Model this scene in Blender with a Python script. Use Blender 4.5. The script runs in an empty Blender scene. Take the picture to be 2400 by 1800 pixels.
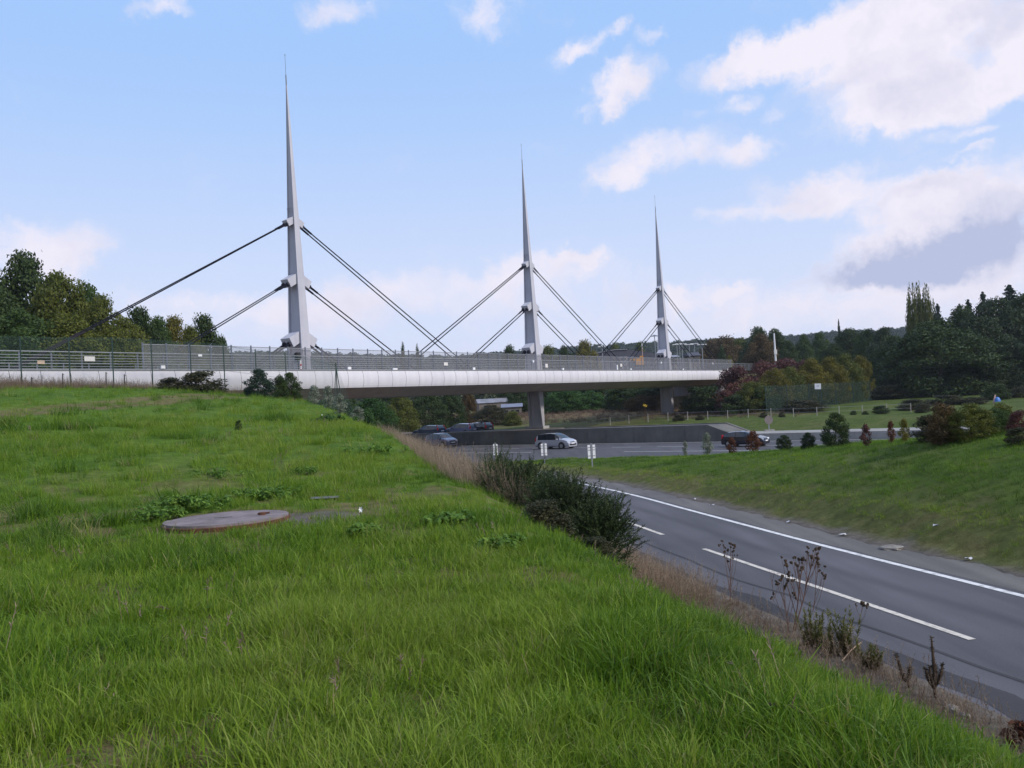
import bpy, math, random
import numpy as np
from mathutils import Vector, Matrix

random.seed(11)
rng = np.random.default_rng(11)
scene = bpy.context.scene
COL = scene.collection
EYE = 4.5                       # camera height over the motorway (z = 0)
PITCH, ROLL, FPX = 1.34, 3.2, 2000.0
RCAM = Matrix.Rotation(math.radians(90 + PITCH), 3, 'X') @ Matrix.Rotation(math.radians(-ROLL), 3, 'Z')
R_ = math.radians

# ------------------------------------------------------------------ helpers
def ray(px, py):
    v = RCAM @ Vector((px - 1200.0, 900.0 - py, -FPX))
    return v / v.y

def at(px, py, Y):
    d = ray(px, py)
    return Vector((d.x * Y, Y, EYE + d.z * Y))

def tag(o, label=None, cat=None, group=None, kind=None):
    if label: o['label'] = label
    if cat: o['category'] = cat
    if group: o['group'] = group
    if kind: o['kind'] = kind
    return o

def empty(name, loc, label, cat, group=None, rz=0.0):
    o = bpy.data.objects.new(name, None)
    o.empty_display_size = 0.3
    o.location = loc
    o.rotation_euler = (0, 0, rz)
    COL.objects.link(o)
    return tag(o, label, cat, group)

def link(name, me, mats=(), parent=None):
    o = bpy.data.objects.new(name, me)
    COL.objects.link(o)
    if not isinstance(mats, (list, tuple)): mats = [mats]
    if len(me.materials) == 0:
        for m in mats: me.materials.append(m)
    if parent: o.parent = parent
    return o

class MB:
    def __init__(s): s.v = []; s.f = []; s.m = []
    def add(s, vs, fs, mi=0):
        b = len(s.v)
        s.v += [Vector(p) for p in vs]
        for f in fs:
            s.f.append([b + i for i in f]); s.m.append(mi)
        return s
    def hexa(s, c8, mi=0):
        return s.add(c8, [(0,3,2,1),(4,5,6,7),(0,1,5,4),(1,2,6,5),(2,3,7,6),(3,0,4,7)], mi)
    def box(s, c, d, mi=0, rz=0.0, mat=None):
        c = Vector(c); hx, hy, hz = d[0]/2, d[1]/2, d[2]/2
        M = mat if mat is not None else Matrix.Rotation(rz, 3, 'Z')
        P = [(-hx,-hy,-hz),(hx,-hy,-hz),(hx,hy,-hz),(-hx,hy,-hz),(-hx,-hy,hz),(hx,-hy,hz),(hx,hy,hz),(-hx,hy,hz)]
        return s.hexa([c + M @ Vector(p) for p in P], mi)
    def bar(s, p0, p1, w, h, mi=0):
        p0 = Vector(p0); p1 = Vector(p1); d = (p1 - p0).normalized()
        up = Vector((0,0,1)) if abs(d.z) < .95 else Vector((0,1,0))
        sx = d.cross(up).normalized(); sy = sx.cross(d).normalized()
        q = []
        for p in (p0, p1):
            for a, b in ((-1,-1),(1,-1),(1,1),(-1,1)):
                q.append(p + sx * (a*w/2) + sy * (b*h/2))
        return s.hexa(q, mi)
    def tube(s, pts, rad, n=7, mi=0, cap=True):
        pts = [Vector(p) for p in pts]
        if not isinstance(rad, (list, tuple)): rad = [rad]*len(pts)
        vs = []; fs = []
        for i, p in enumerate(pts):
            d = (pts[min(i+1, len(pts)-1)] - pts[max(i-1, 0)]).normalized()
            up = Vector((0,0,1)) if abs(d.z) < .9 else Vector((1,0,0))
            a = d.cross(up).normalized(); b = a.cross(d)
            for k in range(n):
                t = 2*math.pi*k/n
                vs.append(p + a*(math.cos(t)*rad[i]) + b*(math.sin(t)*rad[i]))
        for i in range(len(pts)-1):
            for k in range(n):
                fs.append((i*n+k, i*n+(k+1)%n, (i+1)*n+(k+1)%n, (i+1)*n+k))
        if cap:
            fs.append(tuple(reversed(range(n)))); fs.append(tuple(range((len(pts)-1)*n, len(pts)*n)))
        return s.add(vs, fs, mi)
    def build(s, name, mats, parent=None, smooth=False, off=None):
        o = Vector((0,0,0))
        if off is not None: o = Vector(off)
        elif parent is not None:
            q = parent
            while q is not None: o = o + q.location; q = q.parent
        me = bpy.data.meshes.new(name)
        me.from_pydata([tuple(p - o) for p in s.v], [], s.f)
        if not isinstance(mats, (list, tuple)): mats = [mats]
        for m in mats: me.materials.append(m)
        me.polygons.foreach_set('material_index', s.m)
        if smooth: me.polygons.foreach_set('use_smooth', [True]*len(s.f))
        me.update()
        ob = bpy.data.objects.new(name, me); COL.objects.link(ob)
        if parent: ob.parent = parent
        return ob

def npmesh(name, V, F, bl=None, smooth=False):
    """V (n,3); F (m,k) uniform polygons; bl: per-vertex float attribute."""
    me = bpy.data.meshes.new(name)
    V = np.asarray(V, dtype=np.float32); F = np.asarray(F, dtype=np.int32)
    me.vertices.add(len(V)); me.vertices.foreach_set('co', V.ravel())
    k = F.shape[1]
    me.loops.add(F.size); me.loops.foreach_set('vertex_index', F.ravel())
    me.polygons.add(len(F))
    me.polygons.foreach_set('loop_start', np.arange(0, F.size, k, dtype=np.int32))
    if smooth: me.polygons.foreach_set('use_smooth', np.ones(len(F), dtype=bool))
    me.update(calc_edges=True)
    if bl is not None:
        a = me.attributes.new('bl', 'FLOAT', 'POINT'); a.data.foreach_set('value', np.asarray(bl, dtype=np.float32))
    return me

def copy_tree(o, parent=None):
    c = o.copy(); COL.objects.link(c)
    if parent: c.parent = parent
    for ch in o.children: copy_tree(ch, c)
    return c

# value noise (numpy)
_lat = np.random.default_rng(5).random((256, 256))
def vn(x, y, s=1.0, o=0):
    x = np.asarray(x, float)/s + 37.3*o + 500; y = np.asarray(y, float)/s + 11.7*o + 500
    xi = np.floor(x).astype(int); yi = np.floor(y).astype(int)
    fx = x - xi; fy = y - yi; fx = fx*fx*(3-2*fx); fy = fy*fy*(3-2*fy)
    g = lambda a, b: _lat[a % 256, b % 256]
    return (g(xi,yi)*(1-fx)+g(xi+1,yi)*fx)*(1-fy)+(g(xi,yi+1)*(1-fx)+g(xi+1,yi+1)*fx)*fy
def fbm(x, y, s, o=0):
    return .5*vn(x,y,s,o)+.3*vn(x,y,s*.45,o+3)+.2*vn(x,y,s*.2,o+7)
def sst(x, a=0.0, b=1.0):
    t = np.clip((np.asarray(x, float)-a)/(b-a), 0, 1); return t*t*(3-2*t)

# ------------------------------------------------------------------ materials
def nodes(m):
    m.use_nodes = True; nt = m.node_tree; nt.nodes.clear(); return nt

def mat(name, c, rough=.7, c2=None, scale=2.0, bump=0.0, metal=0.0, spec=.4, detail=6.0, lo=.35, hi=.65, stretch=None, coat=0.0):
    m = bpy.data.materials.new(name); nt = nodes(m); N = nt.nodes; L = nt.links
    out = N.new('ShaderNodeOutputMaterial'); p = N.new('ShaderNodeBsdfPrincipled')
    L.new(p.outputs[0], out.inputs[0])
    p.inputs['Roughness'].default_value = rough; p.inputs['Metallic'].default_value = metal
    p.inputs['Specular IOR Level'].default_value = spec
    if coat: p.inputs['Coat Weight'].default_value = coat; p.inputs['Coat Roughness'].default_value = .05
    p.inputs['Base Color'].default_value = (*c, 1)
    if c2 is not None or bump:
        tc = N.new('ShaderNodeTexCoord'); src = tc.outputs['Object']
        if stretch:
            mp = N.new('ShaderNodeMapping'); mp.inputs['Scale'].default_value = stretch
            L.new(src, mp.inputs[0]); src = mp.outputs[0]
        nz = N.new('ShaderNodeTexNoise'); nz.inputs['Scale'].default_value = scale; nz.inputs['Detail'].default_value = detail
        nz.inputs['Roughness'].default_value = .62
        L.new(src, nz.inputs['Vector'])
        if c2 is not None:
            r = N.new('ShaderNodeValToRGB'); r.color_ramp.elements[0].position = lo; r.color_ramp.elements[1].position = hi
            r.color_ramp.elements[0].color = (*c, 1); r.color_ramp.elements[1].color = (*c2, 1)
            L.new(nz.outputs['Fac'], r.inputs[0]); L.new(r.outputs[0], p.inputs['Base Color'])
        if bump:
            b = N.new('ShaderNodeBump'); b.inputs['Strength'].default_value = bump; b.inputs['Distance'].default_value = .05
            L.new(nz.outputs['Fac'], b.inputs['Height']); L.new(b.outputs[0], p.inputs['Normal'])
    return m

def leafmat(name, cols, trans=.3, inst=False, rough=.6):
    """cols: dark..light list; driven by the per-leaf attribute 'bl' (and the per-tuft 'tint')."""
    m = bpy.data.materials.new(name); nt = nodes(m); N = nt.nodes; L = nt.links
    out = N.new('ShaderNodeOutputMaterial')
    a = N.new('ShaderNodeAttribute'); a.attribute_name = 'bl'; f = a.outputs['Fac']
    if inst:
        t = N.new('ShaderNodeAttribute'); t.attribute_type = 'INSTANCER'; t.attribute_name = 'tint'
        s = N.new('ShaderNodeMath'); s.operation = 'MULTIPLY_ADD'
        L.new(f, s.inputs[0]); s.inputs[1].default_value = .38; L.new(t.outputs['Fac'], s.inputs[2]); f = s.outputs[0]
    r = N.new('ShaderNodeValToRGB'); cr = r.color_ramp
    while len(cr.elements) < len(cols): cr.elements.new(.5)
    for i, c in enumerate(cols):
        cr.elements[i].position = i/(len(cols)-1); cr.elements[i].color = (*c, 1)
    L.new(f, r.inputs[0])
    d = N.new('ShaderNodeBsdfPrincipled'); d.inputs['Roughness'].default_value = rough; d.inputs['Specular IOR Level'].default_value = .25
    tr = N.new('ShaderNodeBsdfTranslucent'); mx = N.new('ShaderNodeMixShader'); mx.inputs[0].default_value = trans
    L.new(r.outputs[0], d.inputs['Base Color']); L.new(r.outputs[0], tr.inputs['Color'])
    L.new(d.outputs[0], mx.inputs[1]); L.new(tr.outputs[0], mx.inputs[2]); L.new(mx.outputs[0], out.inputs[0])
    return m

def meshmat(name, c, alpha):
    m = bpy.data.materials.new(name); nt = nodes(m); N = nt.nodes; L = nt.links
    out = N.new('ShaderNodeOutputMaterial'); p = N.new('ShaderNodeBsdfPrincipled')
    p.inputs['Base Color'].default_value = (*c, 1); p.inputs['Roughness'].default_value = .55
    t = N.new('ShaderNodeBsdfTransparent'); mx = N.new('ShaderNodeMixShader'); mx.inputs[0].default_value = alpha
    L.new(t.outputs[0], mx.inputs[1]); L.new(p.outputs[0], mx.inputs[2]); L.new(mx.outputs[0], out.inputs[0])
    return m

def conc(name, c, c2, streak=.5, scale=.5):
    """concrete with broad patches, fine grain and vertical rain streaks"""
    m = bpy.data.materials.new(name); nt = nodes(m); N = nt.nodes; L = nt.links
    out = N.new('ShaderNodeOutputMaterial'); p = N.new('ShaderNodeBsdfPrincipled'); p.inputs['Roughness'].default_value = .85
    p.inputs['Specular IOR Level'].default_value = .25
    L.new(p.outputs[0], out.inputs[0])
    g = N.new('ShaderNodeNewGeometry')
    n1 = N.new('ShaderNodeTexNoise'); n1.inputs['Scale'].default_value = scale; n1.inputs['Detail'].default_value = 8; n1.inputs['Roughness'].default_value = .7
    L.new(g.outputs['Position'], n1.inputs['Vector'])
    mp = N.new('ShaderNodeMapping'); mp.inputs['Scale'].default_value = (2.2, 2.2, .12); L.new(g.outputs['Position'], mp.inputs[0])
    n2 = N.new('ShaderNodeTexNoise'); n2.inputs['Scale'].default_value = 1.0; n2.inputs['Detail'].default_value = 5; L.new(mp.outputs[0], n2.inputs['Vector'])
    ad = N.new('ShaderNodeMix'); ad.inputs[0].default_value = streak
    L.new(n1.outputs['Fac'], ad.inputs[2]); L.new(n2.outputs['Fac'], ad.inputs[3])
    r = N.new('ShaderNodeValToRGB'); r.color_ramp.elements[0].position = .36; r.color_ramp.elements[1].position = .64
    r.color_ramp.elements[0].color = (*c, 1); r.color_ramp.elements[1].color = (*c2, 1)
    L.new(ad.outputs[0], r.inputs[0]); L.new(r.outputs[0], p.inputs['Base Color'])
    n3 = N.new('ShaderNodeTexNoise'); n3.inputs['Scale'].default_value = 12; L.new(g.outputs['Position'], n3.inputs['Vector'])
    b = N.new('ShaderNodeBump'); b.inputs['Strength'].default_value = .25; b.inputs['Distance'].default_value = .03
    L.new(n3.outputs['Fac'], b.inputs['Height']); L.new(b.outputs[0], p.inputs['Normal'])
    return m

MT = {
 'steel': conc('pale_grey_paint', (.37,.37,.43), (.45,.45,.50), .5, .5),
 'steel_dark': mat('grey_steel', (.12,.13,.165), .5, (.16,.17,.21), 4),
 'rail': mat('galvanised_rail', (.20,.21,.235), .5, (.26,.27,.295), 5, metal=.2),
 'cable': mat('black_cable_sheath', (.010,.011,.020), .9, spec=.08),
 'sleeve': mat('grey_cable_sleeve', (.022,.019,.024), .9, spec=.1),
 'socket': mat('dark_socket', (.02,.02,.035), .7),
 'panel': conc('white_cladding', (.49,.48,.52), (.57,.56,.59), .45, .25),
 'gap': mat('dark_gap', (.05,.05,.055), .9),
 'soffit': conc('soffit_concrete', (.29,.245,.21), (.39,.335,.285), .35, .3),
 'pier': conc('pier_concrete', (.24,.235,.25), (.32,.31,.32), .5, .6),
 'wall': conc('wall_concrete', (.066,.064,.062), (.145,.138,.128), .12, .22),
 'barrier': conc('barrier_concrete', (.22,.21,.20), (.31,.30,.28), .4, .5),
 'slab': mat('manhole_concrete', (.115,.092,.092), .9, (.215,.175,.175), 2.8, bump=.4),
 'rust': mat('rusty_iron', (.055,.024,.014), .9, (.115,.045,.022), 9, bump=.4),
 'screen': meshmat('perforated_grey_mesh', (.20,.20,.22), .37),
 'wire': meshmat('green_wire_mesh', (.03,.07,.06), .16),
 'greenpanel': meshmat('dark_green_mesh', (.006,.028,.024), .34),
 'greenpost': mat('dark_green_paint', (.008,.032,.026), .5),
 'iron': mat('dark_iron', (.03,.028,.03), .8),
 'white': mat('white_paint', (.72,.72,.74), .5, (.66,.66,.69), 6),
 'offwhite': mat('pale_board', (.55,.53,.52), .6, (.62,.60,.58), 5),
 'palepost': mat('pale_fence_post', (.36,.33,.31), .8, (.28,.26,.24), 4),
 'tan': mat('tan_board', (.55,.42,.30), .7, (.48,.36,.27), 6),
 'yellow': mat('yellow_board', (.55,.36,.02), .5),
 'black': mat('black_plastic', (.012,.012,.014), .5),
 'tyre': mat('tyre_rubber', (.018,.018,.02), .85),
 'rim': mat('alloy_rim', (.42,.42,.45), .35, metal=.6),
 'glass': mat('dark_car_glass', (.012,.016,.022), .08, spec=.7),
 'lamp': mat('headlight_glass', (.70,.72,.75), .15, spec=.6),
 'red': mat('tail_light_red', (.45,.02,.03), .25, spec=.6),
 'silver': mat('silver_car_paint', (.44,.45,.50), .3, metal=.35, coat=.6),
 'bluegrey': mat('blue_grey_car_paint', (.17,.18,.27), .3, metal=.35, coat=.6),
 'carblack': mat('black_car_paint', (.012,.014,.024), .25, coat=.8),
 'carnavy': mat('navy_car_paint', (.03,.05,.09), .3, metal=.3, coat=.6),
 'bark': mat('bark', (.045,.035,.028), .9, (.08,.065,.05), 8, bump=.4),
 'birch': mat('pale_twig', (.16,.13,.10), .9),
 'roofdark': mat('dark_roofing', (.055,.055,.075), .7, (.075,.075,.095), .3, spec=.3),
 'roofwhite': mat('white_roof', (.24,.24,.28), .5, (.14,.14,.15), .8),
 'housewall': mat('house_wall', (.16,.14,.12), .8, (.12,.105,.09), 1),
 'orange': mat('orange_machine', (.50,.22,.02), .5),
 'bluefabric': mat('blue_plastic', (.03,.14,.42), .5),
 'pinkish': mat('pale_pink_post', (.45,.30,.27), .7),
 'flower': mat('white_petal', (.80,.80,.82), .6),
 'deadstem': mat('dead_stem', (.10,.055,.045), .9, (.15,.09,.07), 9),
 'deadhead': mat('seed_head', (.055,.035,.022), .95),
 'straw': mat('pale_straw', (.42,.30,.19), .9, (.34,.23,.15), 9),
 'paper': mat('litter_paper', (.50,.50,.53), .8),
 'rock': mat('pale_stone', (.17,.155,.14), .9, (.25,.23,.20), 6, bump=.5),
}
# ------------------------------------------------------------------ terrain
DA = Vector((.5757, .8177, 0)); DB = Vector((-.8177, .5757, 0))     # along / across the bridge
P0 = Vector((-16.2, 65.8, 0))
def Bp(a, b, z): return P0 + DA*a + DB*b + Vector((0,0,z))
HN = np.array([.642, .767])                                          # across the motorway

def dh_of(X, Y): return (X-17.5)*HN[0] + (Y-64.3)*HN[1]

def pl_dist(X, Y, pl):
    """signed distance to a polyline, positive to its right"""
    X = np.asarray(X, float); Y = np.asarray(Y, float)
    best = np.full(X.shape, 1e18); sg = np.zeros(X.shape)
    for (ax, ay), (bx, by) in zip(pl[:-1], pl[1:]):
        dx, dy = bx-ax, by-ay; l2 = dx*dx+dy*dy
        t = np.clip(((X-ax)*dx+(Y-ay)*dy)/l2, 0, 1)
        ex = X-(ax+t*dx); ey = Y-(ay+t*dy); d = ex*ex+ey*ey
        cr = -(dx*(Y-ay)-dy*(X-ax))
        m = d < best
        best = np.where(m, d, best); sg = np.where(m, np.sign(cr), sg)
    return np.sqrt(best)*sg

CREST = [(30,-120),(12,-60),(4.5,-15),(2.7,0),(2.2,4),(1.5,6.4),(.45,8.9),(-.6,13.7),(-3.9,25.5),(-10,43.6),(-14,54),(-17.5,64),(-22,72),(-30,86),(-40,102),(-52,118),(-95,158),(-300,330)]
EDGE = [(40,-120),(26,-60),(12.5,-15),(8.9,0),(6.3,10.9),(3.94,21),(2.95,24.8),(-.5,41.5),(-5,52),(-9.5,62),(-14,71),(-22,84),(-31,98),(-43,112),(-90,151),(-300,327)]
WHITE = [(50,-120),(33,-60),(17.9,-15),(14.3,0),(12.2,9),(10.2,17.4),(8.6,24),(6.75,32.5),(4.75,41.5),(1.4,52),(-3.3,62.6),(-9.5,73),(-17,84),(-26,95.5),(-32,104)]
NORTH = [(-2.4,66.9),(3,66.4),(9.2,63.4),(17.5,57.8),(40,39.0),(80,5.5),(140,-45)]

def tps(P, v):
    P = np.array(P, float); v = np.array(v, float); n = len(P)
    d = np.linalg.norm(P[:,None]-P[None], axis=2); K = np.where(d > 0, d*d*np.log(d+1e-9), 0) + np.eye(n)*.5
    A = np.zeros((n+3, n+3)); A[:n,:n] = K; A[:n,n] = 1; A[:n,n+1:] = P; A[n,:n] = 1; A[n+1:,:n] = P.T
    w = np.linalg.solve(A, np.concatenate([v, [0,0,0]]))
    def f(X, Y):
        X = np.asarray(X, float); Y = np.asarray(Y, float)
        r = w[n] + w[n+1]*X + w[n+2]*Y
        for (px, py), c in zip(P, w[:n]):
            d2 = (X-px)**2+(Y-py)**2
            r = r + c*.5*d2*np.log(d2+1e-9)
        return r
    return f

_ep = [(0,0,-1.6),(2,3,-1.92),(-3,2,-1.6),(-10,3,-1.45),(-20,5,-1.0),(1.5,6.4,-1.93),(.45,8.9,-1.80),(-.6,13.7,-1.62),(-3.9,25.5,-.71),
       (-10,43.6,.49),(-14,54,.95),(-17.5,63,1.15),(-4.7,13.2,-1.58),(-8,15,-1.45),(-13.4,22,-.4),(-21,35,1.1),(-27,45,2.35),(-20.4,51,1.95),
       (-26,50,2.35),(-30,60,2.4),(-40,70,2.4),(-60,60,2.6),(-40,90,2.2),(-30,-20,-1.0),(0,-20,-1.7),(2.5,-40,-1.6),(-14,35,.45),(-8,30,-.25),
       (-60,20,1.5),(-80,100,2.6),(-60,-40,0),(-9,9,-1.5),(-22,68,1.9),(-45,45,2.4),(-28,84,1.6)]
EMB = tps([p[:2] for p in _ep], [p[2]+EYE for p in _ep])
_ip = [(9.0,30,.1),(10.5,22,.12),(12.4,14,.1),(15,3,.1),(7,39,.1),(4,49,.1),(0,59,.08),(3,66.4,.05),(9.2,63.4,.05),(17.5,57.8,.05),(40,39,.1),(60,22,.1),
       (14.7,33,2.0),(15.6,26,2.2),(14.2,48,1.0),(10.5,45,.95),(8.2,51,.55),(4,60,.25),(20,34,2.15),(21,25,2.5),(23,48,1.0),(28,38,1.7),(15,20,1.35),(19,12,1.6),(30,15,2.6),(25,0,2.0),(40,5,2.0)]
ISL = tps([p[:2] for p in _ip], [p[2] for p in _ip])

def H(X, Y):
    X = np.asarray(X, float); Y = np.asarray(Y, float)
    dc = pl_dist(X, Y, CREST); de = pl_dist(X, Y, EDGE); dw = pl_dist(X, Y, WHITE) - 1.35; dn = pl_dist(X, Y, NORTH)
    dh = dh_of(X, Y)
    rr = np.hypot(X, Y)
    far = sst(rr, 110, 170)
    emb = np.clip(EMB(X, Y), 2.3, 7.2)
    emb = emb*(1-far) + 6.3*far
    emb = emb + (fbm(X, Y, 1.6, 1)-.5)*.16*sst(rr, 1, 6) + (fbm(X, Y, 6, 2)-.5)*.25*sst(rr, 6, 20)
    t = np.clip(dc/np.maximum(dc-de-1.0, .3), 0, 1)
    g = .45*t + .55*t*t*(3-2*t)
    left = emb*(1-g) + (.06+.12*(fbm(X, Y, .8, 4)-.4))*g
    left = np.where(de > 0, .06 - .36*np.clip(de/.45, 0, 1), left)
    # island between slip road and motorway
    q = np.minimum(dw, dn) + (fbm(X, Y, 1.5, 9)-.5)*.7
    isl = np.maximum(ISL(X, Y), .12)
    isl = np.clip(isl, .1, 3.2) + (fbm(X, Y, 2.2, 5)-.5)*.22
    island = np.where(q > 0, .02 + isl*sst(q, 0, 1.6), .02 - .32*np.clip(-q/.4, 0, 1))
    r = np.where(de > 0, np.maximum(left, np.where(q > -.6, island, -.3)), left)
    # beyond the motorway
    zf = .9 - 1.1*sst(X, 0, 20)
    med = np.where(X < 17.5, np.where(X > 6, zf-.3, np.where((dh > 14) & (dh < 21.5), 1.40, -.3)), zf-.3)
    xr = np.maximum(X-35, 0)
    by = zf + .1 + (1.0-.45*sst(X, 15, 55)-zf)*sst(dh, 32, 42) + 1.15*sst((dh-46-xr*.35)/(16+xr*.45)) + .9*sst(dh, 90, 200) + (fbm(X, Y, 5, 6)-.5)*.3
    # grassy bank below the left part of the deck, behind the far carriageway
    by = by + 1.2*sst(-X, 5, 30)*sst(dh, 36, 60)
    beyond = np.where(dh < 12.0, -.3, np.where(dh < 31.5, med, by))
    r = np.where(dh > -2.5, np.where(dh < 12.0, np.minimum(r, -.3) if False else np.where(de < -.2, r, -.3), beyond), r)
    # the approach bank that carries the far end of the bridge
    a = (X-P0.x)*DA.x + (Y-P0.y)*DA.y; b = (X-P0.x)*DB.x + (Y-P0.y)*DB.y
    ap = 7.3*sst(a, 78, 96)*(1-sst(np.abs(b-5), 7, 22))
    r = np.where((a > 70) & (dh > 40), np.maximum(r, ap), r)
    # far rise
    d2 = np.hypot(X, Y)
    r = np.where(dh > 32, r + sst(Y, 260, 520)*3.0, r)
    return r

def h1(x, y): return float(H(np.array([x]), np.array([y]))[0])

def ground(px, py, y0=2.0, y1=400.0):
    """where the line of sight through a photo pixel meets the ground"""
    d = ray(px, py); prev = y0
    ys = np.exp(np.linspace(math.log(y0), math.log(y1), 1500))
    zz = EYE + d.z*ys - H(d.x*ys, ys)
    k = np.argmax(zz < 0)
    Y = ys[k] if zz[k] < 0 else y1
    return Vector((d.x*Y, Y, h1(d.x*Y, Y)))

def build_ground():
    ang = np.concatenate([np.arange(-64, 64.01, .36), np.arange(66, 294.1, 4)])
    ang = R_(90) - np.radians(ang)
    rad = [0.0, .5]
    while rad[-1] < 150: rad.append(rad[-1]*1.0155 + .012)
    while rad[-1] < 3200: rad.append(rad[-1]*1.05)
    rad = np.array(rad[1:])
    na, nr = len(ang), len(rad)
    X = rad[:,None]*np.cos(ang)[None]; Y = rad[:,None]*np.sin(ang)[None]
    Z = H(X, Y)
    V = np.stack([X, Y, Z], -1).reshape(-1, 3)
    i, j = np.meshgrid(np.arange(nr-1), np.arange(na), indexing='ij')
    j2 = (j+1) % na
    F = np.stack([i*na+j, i*na+j2, (i+1)*na+j2, (i+1)*na+j], -1).reshape(-1, 4)
    c = len(V); V = np.vstack([V, [[0, 0, h1(0, 0)]]])
    me = npmesh('ground', V, F[:, ::-1], smooth=True)
    # masks
    x, y = V[:,0], V[:,1]
    dc = pl_dist(x, y, CREST); de = pl_dist(x, y, EDGE); dw = pl_dist(x, y, WHITE)-1.35; dn = pl_dist(x, y, NORTH); dh = dh_of(x, y)
    n = fbm(x, y, 1.3, 21)
    a = (x-P0.x)*DA.x + (y-P0.y)*DA.y; b = (x-P0.x)*DB.x + (y-P0.y)*DB.y
    dry = np.zeros(len(V)); dirt = np.zeros(len(V))
    sl = (dh < -2.5) & (de < .5)
    dry = np.where(sl, np.maximum(dry, sst(dc, 1.2, 3.6)*sst(de, -4.5, -2.0)*.9), dry)
    dry = np.where(sl & (y > 20), np.maximum(dry, sst(dc, .3, 1.6)), dry)
    dry = np.where(sl, np.maximum(dry, sst(b, -4.5, -2.2)*(a < 12)), dry)
    dirt = np.where(sl, np.maximum(dirt, sst(de + n*1.2, -1.0, -.2)*.9), dirt)
    q = np.minimum(dw, dn)
    isl = (de > 1) & (dh < 0)
    dirt = np.where(isl & (dw < 5), np.maximum(dirt, 1-sst(dw - n*.9, -.3, .4)), dirt)
    dry = np.where(isl, np.maximum(dry, .35*(1-sst(dw-n*3, .3, 2.0))), dry)
    byd = dh > 31.5
    dry = np.where(byd, np.maximum(dry, sst(dh, 47, 56)*(1-sst(dh, 84, 100))*(1-sst(x, 30, 46))*.95), dry)
    dry = np.where(byd, np.maximum(dry, .35*sst(dh, 33, 36)*(1-sst(x, 10, 30))), dry)
    dirt = np.where((dh > 12) & (dh < 31.5), 1.0, dirt)
    # worn wheel track across the near meadow
    tp = [(-30,24),(-19.5,30),(-17,35.5),(-15.5,42),(-15,47)]
    td = np.minimum(np.abs(pl_dist(x, y, tp)), np.abs(pl_dist(x+1.6, y-.5, tp)))
    dry = np.where(sl & (dc < -2), np.maximum(dry, .75*(1-sst(td-n*.5, .1, .75))), dry)
    md = np.hypot(x-MH[0]-1.2, (y-MH[1]-.2)*1.3)
    dirt = np.where(md < 3, np.maximum(dirt, 1-sst(md-n*.6, .25, .75)), dirt)
    mr = np.hypot(x-MH[0], y-MH[1]); dry = np.where(mr < 3, np.maximum(dry, 1-sst(mr-n*.6, .85, 1.25)), dry)
    soil = sst(.53-fbm(x, y, .9, 33), 0, .10)*(1-sst(np.hypot(x,y), 12, 26))*.75
    dry = np.where(sl & (dc < 1.5), np.maximum(dry, soil), dry)
    col = np.stack([np.clip(dry,0,1), np.clip(dirt,0,1), np.where(byd | isl, np.where(byd, .8, .6), 0)*1.0, np.ones(len(V))], -1)
    at_ = me.color_attributes.new('zone', 'FLOAT_COLOR', 'POINT'); at_.data.foreach_set('color', col.astype(np.float32).ravel())
    m = bpy.data.materials.new('meadow_soil'); nt = nodes(m); N = nt.nodes; L = nt.links
    out = N.new('ShaderNodeOutputMaterial'); p = N.new('ShaderNodeBsdfPrincipled'); p.inputs['Roughness'].default_value = .95; p.inputs['Specular IOR Level'].default_value = .1
    L.new(p.outputs[0], out.inputs[0])
    g = N.new('ShaderNodeNewGeometry'); za = N.new('ShaderNodeAttribute'); za.attribute_name = 'zone'
    sp = N.new('ShaderNodeSeparateColor'); L.new(za.outputs['Color'], sp.inputs[0])
    def noise(s, d=6, rg=.65):
        k = N.new('ShaderNodeTexNoise'); k.inputs['Scale'].default_value = s; k.inputs['Detail'].default_value = d; k.inputs['Roughness'].default_value = rg
        L.new(g.outputs['Position'], k.inputs['Vector']); return k.outputs['Fac']
    def ramp(f, *st):
        r = N.new('ShaderNodeValToRGB'); cr = r.color_ramp
        while len(cr.elements) < len(st): cr.elements.new(.5)
        for i, (ps, c) in enumerate(st): cr.elements[i].position = ps; cr.elements[i].color = (*c, 1)
        L.new(f, r.inputs[0]); return r.outputs[0]
    def mix(f, a_, b_, t='MIX'):
        k = N.new('ShaderNodeMix'); k.data_type = 'RGBA'; k.blend_type = t
        if isinstance(f, float): k.inputs[0].default_value = f
        else: L.new(f, k.inputs[0])
        L.new(a_, k.inputs[6]); L.new(b_, k.inputs[7]); return k.outputs[2]
    n1 = noise(.22, 8); n2 = noise(2.6, 8, .75); n3 = noise(.9, 8, .7)
    green = ramp(n1, (.3,(.048,.100,.010)), (.48,(.080,.150,.014)), (.66,(.125,.175,.026)))
    g2 = ramp(n3, (.32,(.038,.080,.010)), (.52,(.076,.140,.014)), (.72,(.135,.172,.034)))
    green = mix(.5, green, g2)
    fine = ramp(n2, (.3,(.55,.55,.55)), (.7,(1.25,1.25,1.25)))
    green = mix(1.0, green, fine, 'MULTIPLY')
    dryc = ramp(n2, (.28,(.075,.05,.026)), (.5,(.15,.105,.058)), (.74,(.23,.17,.105)))
    dirtc = ramp(n2, (.3,(.085,.072,.062)), (.55,(.135,.118,.104)), (.75,(.20,.18,.16)))
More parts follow.
